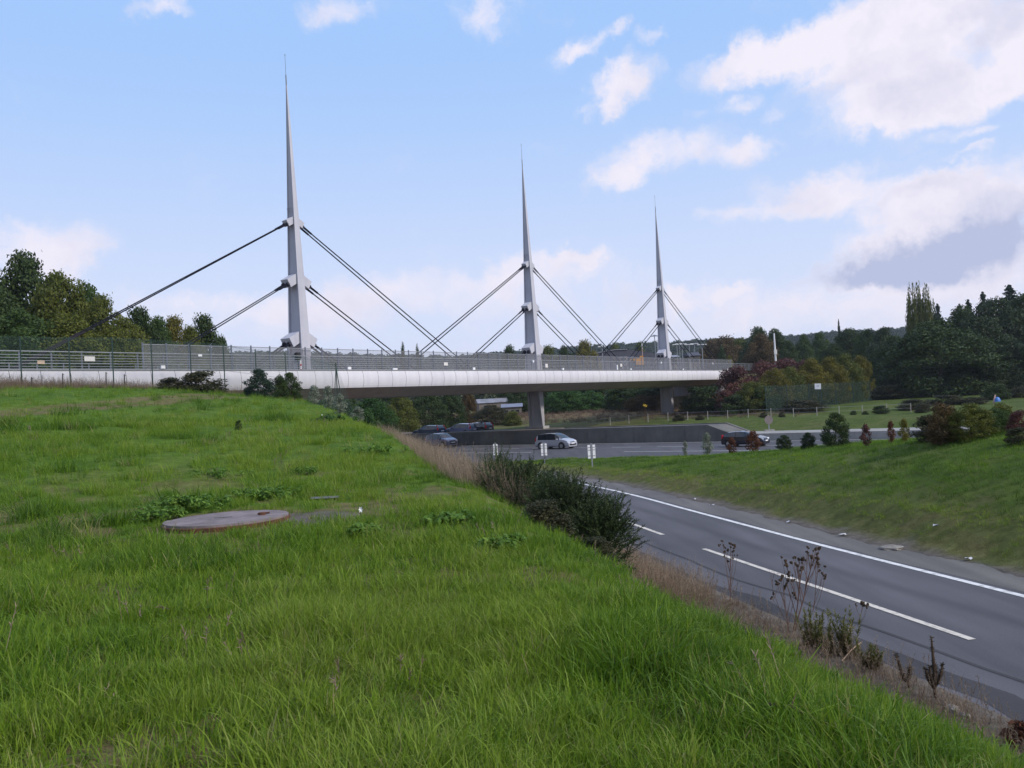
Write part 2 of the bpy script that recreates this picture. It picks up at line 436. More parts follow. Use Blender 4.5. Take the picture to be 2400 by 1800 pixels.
    def wob(ch, n_):
        k = N.new('ShaderNodeMath'); k.operation = 'MULTIPLY_ADD'; L.new(n_, k.inputs[0]); k.inputs[1].default_value = .9; k.inputs[2].default_value = -.45
        s = N.new('ShaderNodeMath'); s.operation = 'ADD'; L.new(k.outputs[0], s.inputs[0]); L.new(ch, s.inputs[1])
        mm = N.new('ShaderNodeMath'); mm.operation = 'MULTIPLY'; mm.use_clamp = True; L.new(s.outputs[0], mm.inputs[0])
        pw = N.new('ShaderNodeMath'); pw.operation = 'MULTIPLY'; pw.use_clamp = True; L.new(ch, pw.inputs[0]); pw.inputs[1].default_value = 3.0
        L.new(pw.outputs[0], mm.inputs[1]); return mm.outputs[0]
    dull = ramp(n3, (.3,(.040,.060,.014)), (.5,(.066,.090,.020)), (.72,(.105,.110,.040)))
    dull = mix(.55, dull, ramp(n1, (.34,(.030,.046,.012)), (.5,(.070,.088,.022)), (.64,(.120,.100,.050))))
    dull = mix(1.0, dull, fine, 'MULTIPLY')
    green = mix(sp.outputs[2], green, dull)
    c = mix(wob(sp.outputs[0], n3), green, dryc)
    c = mix(wob(sp.outputs[1], n2), c, dirtc)
    L.new(c, p.inputs['Base Color'])
    bp = N.new('ShaderNodeBump'); bp.inputs['Strength'].default_value = .8; bp.inputs['Distance'].default_value = .12
    L.new(n2, bp.inputs['Height']); L.new(bp.outputs[0], p.inputs['Normal'])
    o = link('ground', me, m); tag(o, kind='structure'); return o

MH = (-4.42, 12.95)                                    # manhole centre
build_ground()

# ------------------------------------------------------------------ roads
def asphalt(name, c, c2, wear=False):
    m = bpy.data.materials.new(name); nt = nodes(m); N = nt.nodes; L = nt.links
    out = N.new('ShaderNodeOutputMaterial'); p = N.new('ShaderNodeBsdfPrincipled'); p.inputs['Roughness'].default_value = .8; p.inputs['Specular IOR Level'].default_value = .35
    L.new(p.outputs[0], out.inputs[0]); g = N.new('ShaderNodeNewGeometry')
    def nz(s, d, v):
        k = N.new('ShaderNodeTexNoise'); k.inputs['Scale'].default_value = s; k.inputs['Detail'].default_value = d; L.new(v, k.inputs['Vector']); return k.outputs['Fac']
    mp = N.new('ShaderNodeMapping'); mp.inputs['Rotation'].default_value = (0,0,R_(-13)); mp.inputs['Scale'].default_value = (1.5,.06,1); L.new(g.outputs['Position'], mp.inputs[0])
    a = nz(.25, 6, g.outputs['Position']); b = nz(1.0, 4, mp.outputs[0]); f = nz(38, 3, g.outputs['Position'])
    m1 = N.new('ShaderNodeMix'); m1.inputs[0].default_value = .55; L.new(a, m1.inputs[2]); L.new(b, m1.inputs[3])
    m2 = N.new('ShaderNodeMix'); m2.inputs[0].default_value = .3; L.new(m1.outputs[0], m2.inputs[2]); L.new(f, m2.inputs[3])
    r = N.new('ShaderNodeValToRGB'); r.color_ramp.elements[0].position = .38; r.color_ramp.elements[1].position = .62
    r.color_ramp.elements[0].color = (*c, 1); r.color_ramp.elements[1].color = (*c2, 1)
    L.new(m2.outputs[0], r.inputs[0]); L.new(r.outputs[0], p.inputs['Base Color'])
    if wear:                                  # tyre tracks, oil line and dusty left edge, laid out across the lane
        q = N.new('ShaderNodeAttribute'); q.attribute_name = 'across'
        mr = N.new('ShaderNodeMapRange'); mr.inputs['From Min'].default_value = -6; mr.inputs['From Max'].default_value = 1; L.new(q.outputs['Fac'], mr.inputs['Value'])
        wr = N.new('ShaderNodeValToRGB'); e = wr.color_ramp; e.interpolation = 'EASE'
        st = [(-5.7,1.32),(-4.6,1.12),(-3.7,.94),(-3.3,1.02),(-2.9,.98),(-2.45,1.16),(-2.0,1.14),(-1.6,.86),(-1.2,1.12),(-.75,1.15),(-.35,1.0),(.2,1.05)]
        while len(e.elements) < len(st): e.elements.new(.5)
        for i, (o_, v_) in enumerate(st): e.elements[i].position = (o_+6)/7; e.elements[i].color = (v_/2, v_/2*.985, v_/2*.96, 1)
        L.new(mr.outputs[0], wr.inputs[0])
        w2 = N.new('ShaderNodeMix'); w2.data_type = 'RGBA'; w2.blend_type = 'MULTIPLY'; w2.inputs[0].default_value = 1; L.new(r.outputs[0], w2.inputs[6]); L.new(wr.outputs[0], w2.inputs[7])
        w3 = N.new('ShaderNodeMix'); w3.data_type = 'RGBA'; w3.blend_type = 'MULTIPLY'; w3.inputs[0].default_value = 1; L.new(w2.outputs[2], w3.inputs[6]); w3.inputs[7].default_value = (2,2,2,1)
        L.new(w3.outputs[2], p.inputs['Base Color'])
    bp = N.new('ShaderNodeBump'); bp.inputs['Strength'].default_value = .3; bp.inputs['Distance'].default_value = .01; L.new(f, bp.inputs['Height']); L.new(bp.outputs[0], p.inputs['Normal'])
    return m
ASPH = asphalt('asphalt', (.046,.044,.051), (.082,.078,.087))
ASPH2 = asphalt('shoulder_asphalt', (.072,.067,.064), (.150,.138,.128))
ASPH3 = asphalt('asphalt_seam', (.026,.025,.027), (.050,.047,.050))
PAINT = mat('road_paint', (.30,.29,.28), .7, (.66,.65,.64), 5.0, lo=.30, hi=.50)
PAINT2 = mat('worn_road_paint', (.26,.24,.22), .75, (.58,.53,.46), 5.0, lo=.32, hi=.52)

def resample(pl, step):
    out = [Vector((pl[0][0], pl[0][1], 0))]
    P = [Vector((p[0], p[1], 0)) for p in pl]
    # Catmull-Rom
    for i in range(len(P)-1):
        p0 = P[max(i-1,0)]; p1 = P[i]; p2 = P[i+1]; p3 = P[min(i+2, len(P)-1)]
        n = max(2, int((p2-p1).length/step))
        for k in range(1, n+1):
            t = k/n
            out.append(.5*((2*p1)+(p2-p0)*t+(2*p0-5*p1+4*p2-p3)*t*t+(3*p1-p0-3*p2+p3)*t**3))
    return out

def strip(mb, line, o0, o1, z, wob=0.0):
    """ribbon beside a polyline (offset to its right)"""
    L_, R2 = [], []
    for i, p in enumerate(line):
        d = (line[min(i+1,len(line)-1)]-line[max(i-1,0)]).normalized(); n = Vector((d.y, -d.x, 0))
        w = wob*(float(vn(p.x, p.y, 1.7, 3))-.5) if wob else 0
        L_.append(p+n*(o0+w)+Vector((0,0,z))); R2.append(p+n*(o1+w)+Vector((0,0,z)))
    k = len(line)
    mb.add(L_+R2, [(i, k+i, k+i+1, i+1) for i in range(k-1)])

mb = MB()
rq = [(60,-140),(-20,-60),(-8,60),(-60,60),(-330,250),(-300,380),(120,20),(320,-140)]
hl = lambda s, d: Vector((-9 + .767*s + HN[0]*d, 86.5 - .642*s + HN[1]*d, 0))
mb.add([hl(-380,-16)+Vector((0,0,0)), hl(220,-16), hl(220,23.5), hl(-380,23.5)], [(0,1,2,3)])
wl = resample(WHITE, 2.0)
strip(mb, wl[:-4], -8.5, 4.5, .0)
# butt: keep the slip road ribbon a hair higher than the motorway sheet it runs into
mb2 = MB(); strip(mb2, wl, -8.5, 4.5, .004)
mb = MB(); mb.add([hl(-380,-16), hl(220,-16), hl(220,23.5), hl(-380,23.5)], [(0,1,2,3)])
tag(mb.build('motorway', ASPH), kind='structure')
offs = np.arange(-8.5, 4.51, .25); V_ = []; AC = []
for i, p_ in enumerate(wl):
    d_ = (wl[min(i+1,len(wl)-1)]-wl[max(i-1,0)]).normalized(); n_ = Vector((d_.y,-d_.x,0)); sh = (float(vn(p_.x,p_.y,9,2))-.5)*.35
    for o_ in offs: V_.append(p_+n_*float(o_)+Vector((0,0,.004))); AC.append(o_+sh)
k_ = len(offs); F_ = [(i*k_+j, i*k_+j+1, (i+1)*k_+j+1, (i+1)*k_+j) for i in range(len(wl)-1) for j in range(k_-1)]
sm = npmesh('slip_road', np.array(V_), np.array(F_)); at2 = sm.attributes.new('across','FLOAT','POINT'); at2.data.foreach_set('value', np.array(AC, dtype=np.float32))
tag(link('slip_road', sm, asphalt('worn_asphalt', (.054,.053,.062), (.094,.091,.104), True)), kind='structure')
# far carriageway: a slightly higher sheet behind the median
mb = MB(); N_ = 40
vs = []; 
for i in range(N_+1):
    s = -360 + 560*i/N_
    for d in (16.5, 31.5):
        p = hl(s, d); p.z = float(.9-1.1*sst(p.x, 0, 20)); vs.append(p)
mb.add(vs, [(2*i, 2*i+2, 2*i+3, 2*i+1) for i in range(N_)])
tag(mb.build('far_carriageway', ASPH), kind='structure')
# shoulder, seams
mb = MB(); strip(mb, wl[:-14], .22, 2.4, .008, .25); tag(mb.build('road_shoulder', ASPH2), kind='structure')
mb = MB(); strip(mb, resample(EDGE[:9], 1.0), 1.15, 1.24, .009, .5); strip(mb, resample(EDGE[:8], 1.0), .0, .55, .0085, .8)
tag(mb.build('road_seam', ASPH3), kind='structure')
# markings
mb = MB(); strip(mb, wl, -.09, .09, .012)
for s0, s1 in ((-200,13.6),(23.5,120)):
    mb.add([hl(s0,-.09)+Vector((0,0,.010)), hl(s1,-.09)+Vector((0,0,.010)), hl(s1,.09)+Vector((0,0,.010)), hl(s0,.09)+Vector((0,0,.010))], [(0,1,2,3)])
mb.add([hl(-200,10.95)+Vector((0,0,.010)), hl(160,10.95)+Vector((0,0,.010)), hl(160,11.12)+Vector((0,0,.010)), hl(-200,11.12)+Vector((0,0,.010))], [(0,1,2,3)])
for i in range(-16, 22):
    s = i*4.7
    mb.add([hl(s,5.3)+Vector((0,0,.010)), hl(s+3,5.3)+Vector((0,0,.010)), hl(s+3,5.44)+Vector((0,0,.010)), hl(s,5.44)+Vector((0,0,.010))], [(0,1,2,3)])
tag(mb.build('road_markings', PAINT), kind='structure')
mb = MB()
pa = [Vector((7.67,14.8,0)), Vector((5.28,24.8,0)), Vector((4.60,27.7,0)), Vector((3.0,35.0,0)), Vector((2.2,38.5,0)), Vector((-.4,46.5,0))]
pz = [(9.8,6.0),(8.45,11.8)]
for a_, b_ in ((pa[0],pa[1]),(pa[2],pa[3]),(pa[4],pa[5]),(Vector((11.1,.5,0)),Vector((8.4,11.8,0)))):
    d = (b_-a_).normalized(); n = Vector((d.y,-d.x,0))*.075; z = Vector((0,0,.013))
    mb.add([a_-n+z, a_+n+z, b_+n+z, b_-n+z], [(0,1,2,3)])
tag(mb.build('lane_dashes', PAINT2), kind='structure')

# concrete median: high walled part with sloped end, then low barrier
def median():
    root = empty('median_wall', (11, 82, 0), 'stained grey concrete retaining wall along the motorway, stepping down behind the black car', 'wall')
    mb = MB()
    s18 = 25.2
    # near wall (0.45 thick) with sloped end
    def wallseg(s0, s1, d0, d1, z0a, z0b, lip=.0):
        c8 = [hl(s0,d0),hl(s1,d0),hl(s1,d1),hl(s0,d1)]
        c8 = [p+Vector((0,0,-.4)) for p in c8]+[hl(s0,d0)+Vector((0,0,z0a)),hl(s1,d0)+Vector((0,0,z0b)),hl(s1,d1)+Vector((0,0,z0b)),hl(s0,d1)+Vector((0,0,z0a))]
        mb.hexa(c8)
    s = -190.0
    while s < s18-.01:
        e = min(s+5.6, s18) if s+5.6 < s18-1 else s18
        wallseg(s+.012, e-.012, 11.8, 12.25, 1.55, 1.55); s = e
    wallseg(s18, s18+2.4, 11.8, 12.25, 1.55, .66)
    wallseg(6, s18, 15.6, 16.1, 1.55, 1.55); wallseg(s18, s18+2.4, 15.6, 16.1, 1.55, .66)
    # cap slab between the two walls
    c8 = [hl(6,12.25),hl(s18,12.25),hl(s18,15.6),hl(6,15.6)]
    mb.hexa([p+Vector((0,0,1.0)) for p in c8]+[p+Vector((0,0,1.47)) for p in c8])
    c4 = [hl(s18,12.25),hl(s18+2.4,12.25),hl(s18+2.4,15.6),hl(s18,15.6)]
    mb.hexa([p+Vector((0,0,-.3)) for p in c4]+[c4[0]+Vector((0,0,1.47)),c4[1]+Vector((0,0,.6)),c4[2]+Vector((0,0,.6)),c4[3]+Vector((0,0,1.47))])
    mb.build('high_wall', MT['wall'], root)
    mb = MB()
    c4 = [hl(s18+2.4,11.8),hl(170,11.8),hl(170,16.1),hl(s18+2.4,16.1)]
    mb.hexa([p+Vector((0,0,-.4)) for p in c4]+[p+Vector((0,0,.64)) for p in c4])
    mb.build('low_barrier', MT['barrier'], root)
median()
# ------------------------------------------------------------------ the bridge
A0, A1 = -30.0, 96.0
DECK = 8.0
MASTS = [6.45 - .0, 42.1, 78.3]      # filled below from the mast foot positions
MPOS = [Vector((-17.8,72.2,0)), Vector((2.7,101.3,0)), Vector((23.6,131.0,0))]
def ab(p):
    d = Vector((p.x, p.y, 0)) - P0
    return d.dot(DA), d.dot(DB)
MASTS = [ab(p)[0] for p in MPOS]
BAX = 5.0
def hexab(mb, a0, a1, b0, b1, z0, z1, mi=0):
    return mb.hexa([Bp(a0,b0,z0),Bp(a1,b0,z0),Bp(a1,b1,z0),Bp(a0,b1,z0),Bp(a0,b0,z1),Bp(a1,b0,z1),Bp(a1,b1,z1),Bp(a0,b1,z1)], mi)

def build_bridge():
    root = empty('cable_stayed_bridge', Bp(0, 5, 5.6), 'pale grey cable stayed road bridge with three needle masts crossing the motorway', 'bridge')
    # deck slab and soffit
    mb = MB()
    prof = [(.30,6.62),(2.6,5.82),(7.4,5.82),(9.7,6.62),(9.7,7.86),(.30,7.86)]
    vs = [Bp(A0,b,z) for b,z in prof]+[Bp(A1,b,z) for b,z in prof]
    n = len(prof)
    mb.add(vs, [tuple(range(n)), tuple(range(2*n-1,n-1,-1))]+[(i,n+i,n+(i+1)%n,(i+1)%n) for i in range(n)])
    mb.build('deck', MT['soffit'], root)
    # curved cladding panels (one face pattern, narrow dark joints between them)
    for side in (0, 1):
        mb = MB(); prof = []
        for k in range(9):
            t = math.pi*k/8
            prof.append((.19 - .15*math.sin(t)**.8, 8.0 - 1.42*k/8))
        a = A0
        while a < A1-.5:
            e = min(a+1.75, A1)
            vs = []
            for x in (a+.014, e-.014):
                for b, z in prof:
                    vs.append(Bp(x, b if side == 0 else 10-b, z))
            m = len(prof); base = len(vs)
            vs += [Bp(a+.014, .30 if side==0 else 9.7, 8.0), Bp(e-.014, .30 if side==0 else 9.7, 8.0), Bp(a+.014, .30 if side==0 else 9.7, 6.58), Bp(e-.014, .30 if side==0 else 9.7, 6.58)]
            fs = [(i, i+1, m+i+1, m+i) for i in range(m-1)]+[(0, m, base+1, base), (m-1, base+2, base+3, 2*m-1)]
            mb.add(vs, fs, 0)
            a = e
        mb.build('cladding', MT['panel'], root, smooth=False)
    mb = MB()
    for b in (.24, 9.70): hexab(mb, A0, A1, b, b+.05, 6.60, 7.99)
    mb.build('joint_backing', MT['gap'], root)
    mb = MB(); 
    for b0,b1 in ((.12,.55),(9.45,9.88)): hexab(mb, A0, A1, b0, b1, 8.003, 8.06)
    mb.build('coping', MT['rail'], root)
    # railings
    def railing(b, heights, h):
        r = MB()
        for i, z in enumerate(heights):
            top = i == len(heights)-1
            w = .06 if top else .032
            r.bar(Bp(A0,b,DECK+z), Bp(A1+6,b,DECK+z), w, w)
        ro = r.build('railing', MT['rail'], root)
        a = A0+.3
        while a < A1+6:
            p = MB(); p.bar(Bp(a,b+.05,DECK+.06), Bp(a,b+.05,DECK+h), .05, .11)
            p.build('railing_post', MT['steel_dark'], ro); a += 1.83
    hs = [.10,.26,.43,.60,.77,.94,1.15]
    railing(.34, hs, 1.13); railing(9.66, hs, 1.13)
    # perforated wind screen just in front of the masts
    sa0, sa1, sb = -10.7, 102.0, 3.95
    r = MB(); r.add([Bp(sa0,sb,DECK+.1),Bp(sa1,sb,DECK+.1),Bp(sa1,sb,DECK+2.1),Bp(sa0,sb,DECK+2.1)], [(0,1,2,3)])
    so = r.build('mesh_screen', MT['screen'], root)
    r = MB()
    for z in (.1, 2.1): r.bar(Bp(sa0,sb,DECK+z), Bp(sa1,sb,DECK+z), .05, .05)
    r.build('screen_rail', MT['rail'], so)
    a = sa0
    while a < sa1:
        p = MB(); p.bar(Bp(a,sb-.06,DECK), Bp(a,sb-.06,DECK+2.22), .10, .06)
        p.build('screen_post', MT['steel_dark'], so); a += 1.83
    # masts
    SL = .55; UX = 1/math.hypot(1, SL); UZ = -SL*UX
    for mi, am in enumerate(MASTS):
        W = lambda h: max(1.78-.0685*h, .07); Ld = lambda h: max(1.05-.042*h, .06)
        top = 24.9; mbm = MB()
        def sect(h, b0f, b1f, a0f, a1f):
            return [Bp(am+a0f(h), BAX+b0f(h), DECK+h), Bp(am+a1f(h), BAX+b0f(h), DECK+h), Bp(am+a1f(h), BAX+b1f(h), DECK+h), Bp(am+a0f(h), BAX+b1f(h), DECK+h)]
        ft = lambda h: max(.16-.0055*h, .02)
        for sgn in (-1, 1):
            if sgn < 0: b0 = lambda h: -W(h)/2; b1 = lambda h: -W(h)/2+ft(h)
            else: b0 = lambda h: W(h)/2-ft(h); b1 = lambda h: W(h)/2
            mbm.hexa(sect(-2.0,b0,b1,lambda h:-Ld(h)/2,lambda h:Ld(h)/2)+sect(top,b0,b1,lambda h:-Ld(h)/2,lambda h:Ld(h)/2))
        b0 = lambda h: -W(h)/2+ft(h)-.001; b1 = lambda h: W(h)/2-ft(h)+.001
        mbm.hexa(sect(-2.0,b0,b1,lambda h:-.32*Ld(h),lambda h:.32*Ld(h))+sect(top,b0,b1,lambda h:-.32*Ld(h),lambda h:.32*Ld(h)))
        mo = mbm.build('mast', MT['steel'], root)
        an = MB(); an.tube([Bp(am,BAX,DECK+24.7),Bp(am,BAX,DECK+25.6)], [.055,.05], 6); an.tube([Bp(am,BAX,DECK+25.5),Bp(am,BAX,DECK+27.3)], [.022,.014], 5); an.tube([Bp(am,BAX,DECK+27.25),Bp(am,BAX,DECK+27.42)], .03, 5)
        an.build('antenna', MT['steel_dark'], mo)
        for lv, (hz, sc) in enumerate(((3.35,1.06),(8.25,.92),(13.2,.68))):
            wb = W(hz)-2*ft(hz)-.10
            for sd in (-1, 1):
                bx = MB()
                ax = DA*(sd*UX)+Vector((0,0,UZ)); nz = Vector((0,0,1))*UX + DA*(sd*-UZ)
                c0 = Bp(am, BAX, DECK+hz)
                q = []
                s0, s1, hh = .20*sc, 1.42*sc, .40*sc
                for s in (s0, s1):
                    for bb, zz in ((-1,-1),(1,-1),(1,1),(-1,1)):
                        q.append(c0+ax*s+DB*(bb*wb/2)+nz*(zz*hh))
                bx.hexa(q)
                bo = bx.build('anchor_box', MT['steel'], mo)
                sk = MB()
                off = min(.30, wb*.31)
                for bb in (-off, off):
                    sk.tube([c0+ax*(s1-.02)+DB*bb-nz*.08*sc, c0+ax*(s1+.16*sc)+DB*bb-nz*.08*sc], .20*sc, 10)
                sk.build('cable_socket', MT['socket'], bo)
                # the pair of stays from this box down to the deck
                run = (hz-.15)/SL if lv else 5.2
                for bb in (-off, off):
                    p0 = c0+ax*s1+DB*bb-nz*.08*sc
                    L = (p0.z-DECK+.25)/(-UZ)
                    st = MB(); d = ax
                    fan = DB*(math.copysign(.42, bb)-bb) if lv else DB*(bb*.3)
                    pe = p0+d*L+fan
                    pa = p0+(pe-p0)*min(1.1/L, .3); pb = p0+(pe-p0)*(1-min(3.0+ ((0,1.0,3.5)[lv] if sd < 0 and mi == 0 else 0), L*.45)/L)
                    st.tube([p0, pa], [.11*(.6+.4*sc), .085], 7)
                    st.tube([pa, pb], (.045 if sd < 0 and mi == 0 else .055) if lv else .08, 7)
                    so_ = st.build('stay_cable', MT['cable'], root)
                    sv = MB(); sv.tube([pb, pe], .066, 8); sv.build('cable_sleeve', MT['sleeve'], so_)
        ld = MB()
        for q in (.12,.38,.62,.88):
            bq = -W(13.9)/2+ft(13.9)+q*(W(13.9)-2*ft(13.9)); ld.bar(Bp(am-.36,BAX+bq,DECK+13.75), Bp(am-.36,BAX+bq,DECK+14.1), .03,.03)
        ld.bar(Bp(am-.36,BAX-W(13.9)/2+.1,DECK+14.1), Bp(am-.36,BAX+W(13.9)/2-.1,DECK+14.1), .035,.035)
        ld.build('guard_rail', MT['rail'], mo)
    # piers under the second and third mast
    for k, zb in ((1, 1.45), (2, 1.0)):
        am = MASTS[k]; pm = MB(); zt = 5.85
        Wt = lambda z: 1.66+.28*(zt-z)/(zt-zb); Lg = lambda z: .95-.6*(zt-z)/(zt-zb)
        def psec(z, b0, b1, l): 
            return [Bp(am-l/2,BAX+b0,z),Bp(am+l/2,BAX+b0,z),Bp(am+l/2,BAX+b1,z),Bp(am-l/2,BAX+b1,z)]
        for sg in (-1,1):
            f = lambda z: (-Wt(z)/2, -Wt(z)/2+.2) if sg < 0 else (Wt(z)/2-.2, Wt(z)/2)
            pm.hexa(psec(zb-.6,*f(zb-.6),max(Lg(zb-.6),.3))+psec(zt,*f(zt),Lg(zt)))
        pm.hexa(psec(zb-.6,-Wt(zb)/2+.19,Wt(zb)/2-.19,.26)+psec(zt,-Wt(zt)/2+.19,Wt(zt)/2-.19,.55))
        pm.hexa(psec(zb-.6,-.62,-.40,.31)+psec(zt,-.5,-.32,.66)); pm.hexa(psec(zb-.6,.40,.62,.31)+psec(zt,.32,.5,.66))
        po = pm.build('pier', MT['pier'], root)
        if k == 1:
            pl = MB(); pl.box(Bp(am,BAX,zb+.02),(2.6,1.3,.5),rz=math.atan2(DB.y,DB.x)); pl.build('plinth', MT['barrier'], po)
    # abutments
    mb = MB(); hexab(mb, A0, -1.5, .9, 9.1, 2.5, 6.2); hexab(mb, A1-8, A1+2, .9, 9.1, 1.0, 6.2); mb.build('abutment', MT['pier'], root)
    # small lamps and plates on the near edge (a, height, size, material)
    def na(px, py, b=.2):                                     # position along the near edge for a photo column
        d = ray(px, py); s = d.x
        t = (s*(P0.y+b*DB.y)-(P0.x+b*DB.x))/(DA.x-s*DA.y)
        return t, EYE + d.z*(P0.y+b*DB.y+t*DA.y)
    for px, py, w, h in ((818,863,.35,.22),(925,865,.55,.14),(1110,865,.35,.24),(1319,866,.30,.22),(1446,861,.22,.62),(1478,866,.28,.22),(1601,866,.26,.22),(1704,866,.26,.24),(381,860,.30,.22),(1249,847,.22,.24),(1549,850,.22,.24),(1670,852,.22,.24)):
        a, z = na(px, py); l = MB(); l.box(Bp(a,.20,max(z,DECK+.06+h/2)),(w,.16,h),rz=math.atan2(DA.y,DA.x)); l.build('deck_lamp', MT['white'], root)
    for px, py, w, h, m_ in ((96,849,.42,.20,'tan'),(210,841,.66,.30,'offwhite'),(469,833,.30,.14,'white'),(1045,853,.55,.30,'offwhite'),(1281,857,.5,.4,'offwhite'),(1456,856,.5,.35,'offwhite')):
        a, z = na(px, py, .26); l = MB(); l.box(Bp(a,.26,z),(w,.02,h),rz=math.atan2(DA.y,DA.x)+0); l.build('sign_plate', MT[m_], root)
build_bridge()

# dark signal head and striped pole beside the first mast
def bridge_signal():
    a, b = MASTS[0]-1.35, 4.6
    root = empty('signal_post', Bp(a,b,8.0), 'red and white post with dark signal head at the foot of the largest mast', 'signal')
    m = MB(); m.tube([Bp(a+.25,b-.9,8.0),Bp(a+.25,b-.9,9.2)], .07, 8, 0)
    for z in (8.2, 8.6): m.tube([Bp(a+.25,b-.9,z),Bp(a+.25,b-.9,z+.18)], .075, 8, 1)
    m.build('post', [MT['white'], MT['red']], root)
    m = MB(); m.tube([Bp(a,b-.9,8.0),Bp(a,b-.9,9.3)], .04, 6); m.box(Bp(a,b-.9,9.42),(.36,.30,.62),rz=math.atan2(DA.y,DA.x)); m.box(Bp(a-.2,b-.9,9.6),(.16,.22,.12),rz=math.atan2(DA.y,DA.x)); m.build('signal_head', MT['black'], root)
bridge_signal()

# ------------------------------------------------------------------ cars
def make_car(name, label, paint, style, loc, yaw, group=None, roofrack=False, k_=1.0):
    root = empty(name, loc, label, 'car', group, yaw); root.scale = (k_,k_,k_)
    L_, Wd, Hh = {'mpv': (4.35,1.76,1.62), 'hatch': (4.25,1.77,1.47), 'estate': (4.6,1.78,1.50)}[style]
    if style == 'mpv':
        P = [(-2.17,.62,.58,.80),(-2.12,.92,.82,.84),(-2.0,1.18,.90,.82),(-1.80,1.42,.93,.76),(-1.5,1.53,.94,.72),(-.9,1.60,.945,.70),(-.1,1.62,.94,.70),(.35,1.585,.93,.70),(.72,1.42,.92,.71),(1.08,1.20,.92,.74),(1.34,1.04,.92,.80),(1.62,.97,.90,.80),(1.88,.88,.83,.76),(2.06,.76,.72,.70),(2.17,.56,.54,.60)]
        xs, xe, wf, wb = -1.72, 1.06, (.33,1.30), (-2.02,-1.52)
    elif style == 'hatch':
        P = [(-2.12,.60,.56,.78),(-2.08,.86,.80,.82),(-1.98,1.02,.94,.80),(-1.72,1.24,.96,.72),(-1.42,1.38,.96,.68),(-.9,1.45,.95,.66),(-.2,1.47,.94,.66),(.25,1.44,.93,.66),(.62,1.30,.92,.68),(.95,1.12,.91,.72),(1.22,.98,.91,.80),(1.55,.92,.88,.80),(1.85,.83,.80,.76),(2.03,.72,.69,.70),(2.12,.54,.52,.60)]
        xs, xe, wf, wb = -1.62, .92, (.23,1.18), (-2.0,-1.40)
    else:
        P = [(-2.3,.62,.58,.80),(-2.27,.94,.84,.82),(-2.18,1.10,.92,.80),(-1.98,1.34,.94,.74),(-1.78,1.43,.95,.70),(-1.0,1.48,.95,.68),(-.2,1.50,.94,.68),(.25,1.46,.93,.68),(.62,1.32,.92,.69),(.98,1.12,.91,.74),(1.25,.98,.91,.80),(1.65,.92,.88,.80),(2.0,.82,.79,.76),(2.2,.70,.67,.70),(2.3,.52,.50,.60)]
        xs, xe, wf, wb = -1.92, .95, (.23,1.20), (-2.2,-1.76)
    P = np.array(P); xq = np.unique(np.concatenate([np.linspace(P[0,0], P[-1,0], 34), [xs, xe, wf[0], wf[1], wb[0], wb[1]]]))
    zt = np.interp(xq, P[:,0], P[:,1]); zb = np.interp(xq, P[:,0], P[:,2]); wt = np.interp(xq, P[:,0], P[:,3])
    V = []; n = len(xq); half = 8
    for x, t, b, w in zip(xq, zt, zb, wt):
        e = abs(x)/(L_/2); hw = Wd/2*(1-.16*e**5)
        w_ = min(w*Wd/1.76/1.0, hw*.96)*(1-.12*e**6)
        b = min(b, t-.02)
        prof = [(0,.20),(hw*.86,.22),(hw*.97,.36),(hw,.58),(hw*.985,b),(w_ if t-b>.16 else hw*.93,t-.05*min(1,(t-b)/.16)),(w_*.62,t-.012),(0,t)]
        V.append([(x,y,z) for y,z in prof])
    nh = len(V[0])
    idx = {}
    body = MB(); wins = {'side_window': MB(), 'windscreen': MB(), 'rear_window': MB()}
    fb = MB()
    for sg in (1,-1):
        for i in range(n-1):
            for j in range(nh-1):
                q = [V[i][j],V[i+1][j],V[i+1][j+1],V[i][j+1]]
                q = [Vector((p[0],p[1]*sg,p[2])) for p in q]
                xm = .5*(xq[i]+xq[i+1]); tgt = body
                gap = .5*(zt[i]-zb[i]+zt[i+1]-zb[i+1])
                mi = 0
                if j == 4 and xs < xm < xe and gap > .12:
                    tgt = wins['side_window']
                elif j >= 5 and wf[0] < xm < wf[1]: tgt = wins['windscreen']
                elif j >= 5 and wb[0] < xm < wb[1]: tgt = wins['rear_window']
                if j == 0: mi = 1
                tgt.add(q, [(0,1,2,3) if sg > 0 else (3,2,1,0)], mi if tgt is body else 0)
        for i, rv in ((0, 1), (n-1, 0)):
            q = [Vector((p[0],p[1]*sg,p[2])) for p in V[i]]
            body.add(q, [tuple(range(nh))] )
        # dark arches, bumper mouth
        for wx in (-1.33*L_/4.3, 1.33*L_/4.3):
            k = 14; c = Vector((wx, sg*(Wd/2*.985+.012), .33)); ring = [c+Vector((.385*math.cos(t_),0,.385*math.sin(t_))) for t_ in [math.pi*2*u/k for u in range(k)]]
            inn = [p+Vector((0,-sg*.12,0)) for p in ring]
            body.add(ring+inn, [tuple(range(k)) if sg < 0 else tuple(reversed(range(k)))]+[(u,(u+1)%k,k+(u+1)%k,k+u) for u in range(k)], 1)
    zero = (0,0,0)
    bo = body.build('body', [paint, MT['black']], root, smooth=True, off=zero)
    for nm, w in wins.items():
        if w.v: w.build(nm, MT['glass'], root, smooth=True, off=zero)
    tr = MB()
    for sg in (1,-1):      # pillars
        for x in (-.55, .42 if style != 'mpv' else .5):
            b = float(np.interp(x,xq,zb)); t = float(np.interp(x,xq,zt)); w_ = float(np.interp(x,P[:,0],P[:,3]))
            tr.bar((x,sg*(Wd/2*.985+.006),b),(x-.02,sg*(w_+.008),t-.05), .05,.012)
    tr.build('pillar', MT['black'], root, off=zero)
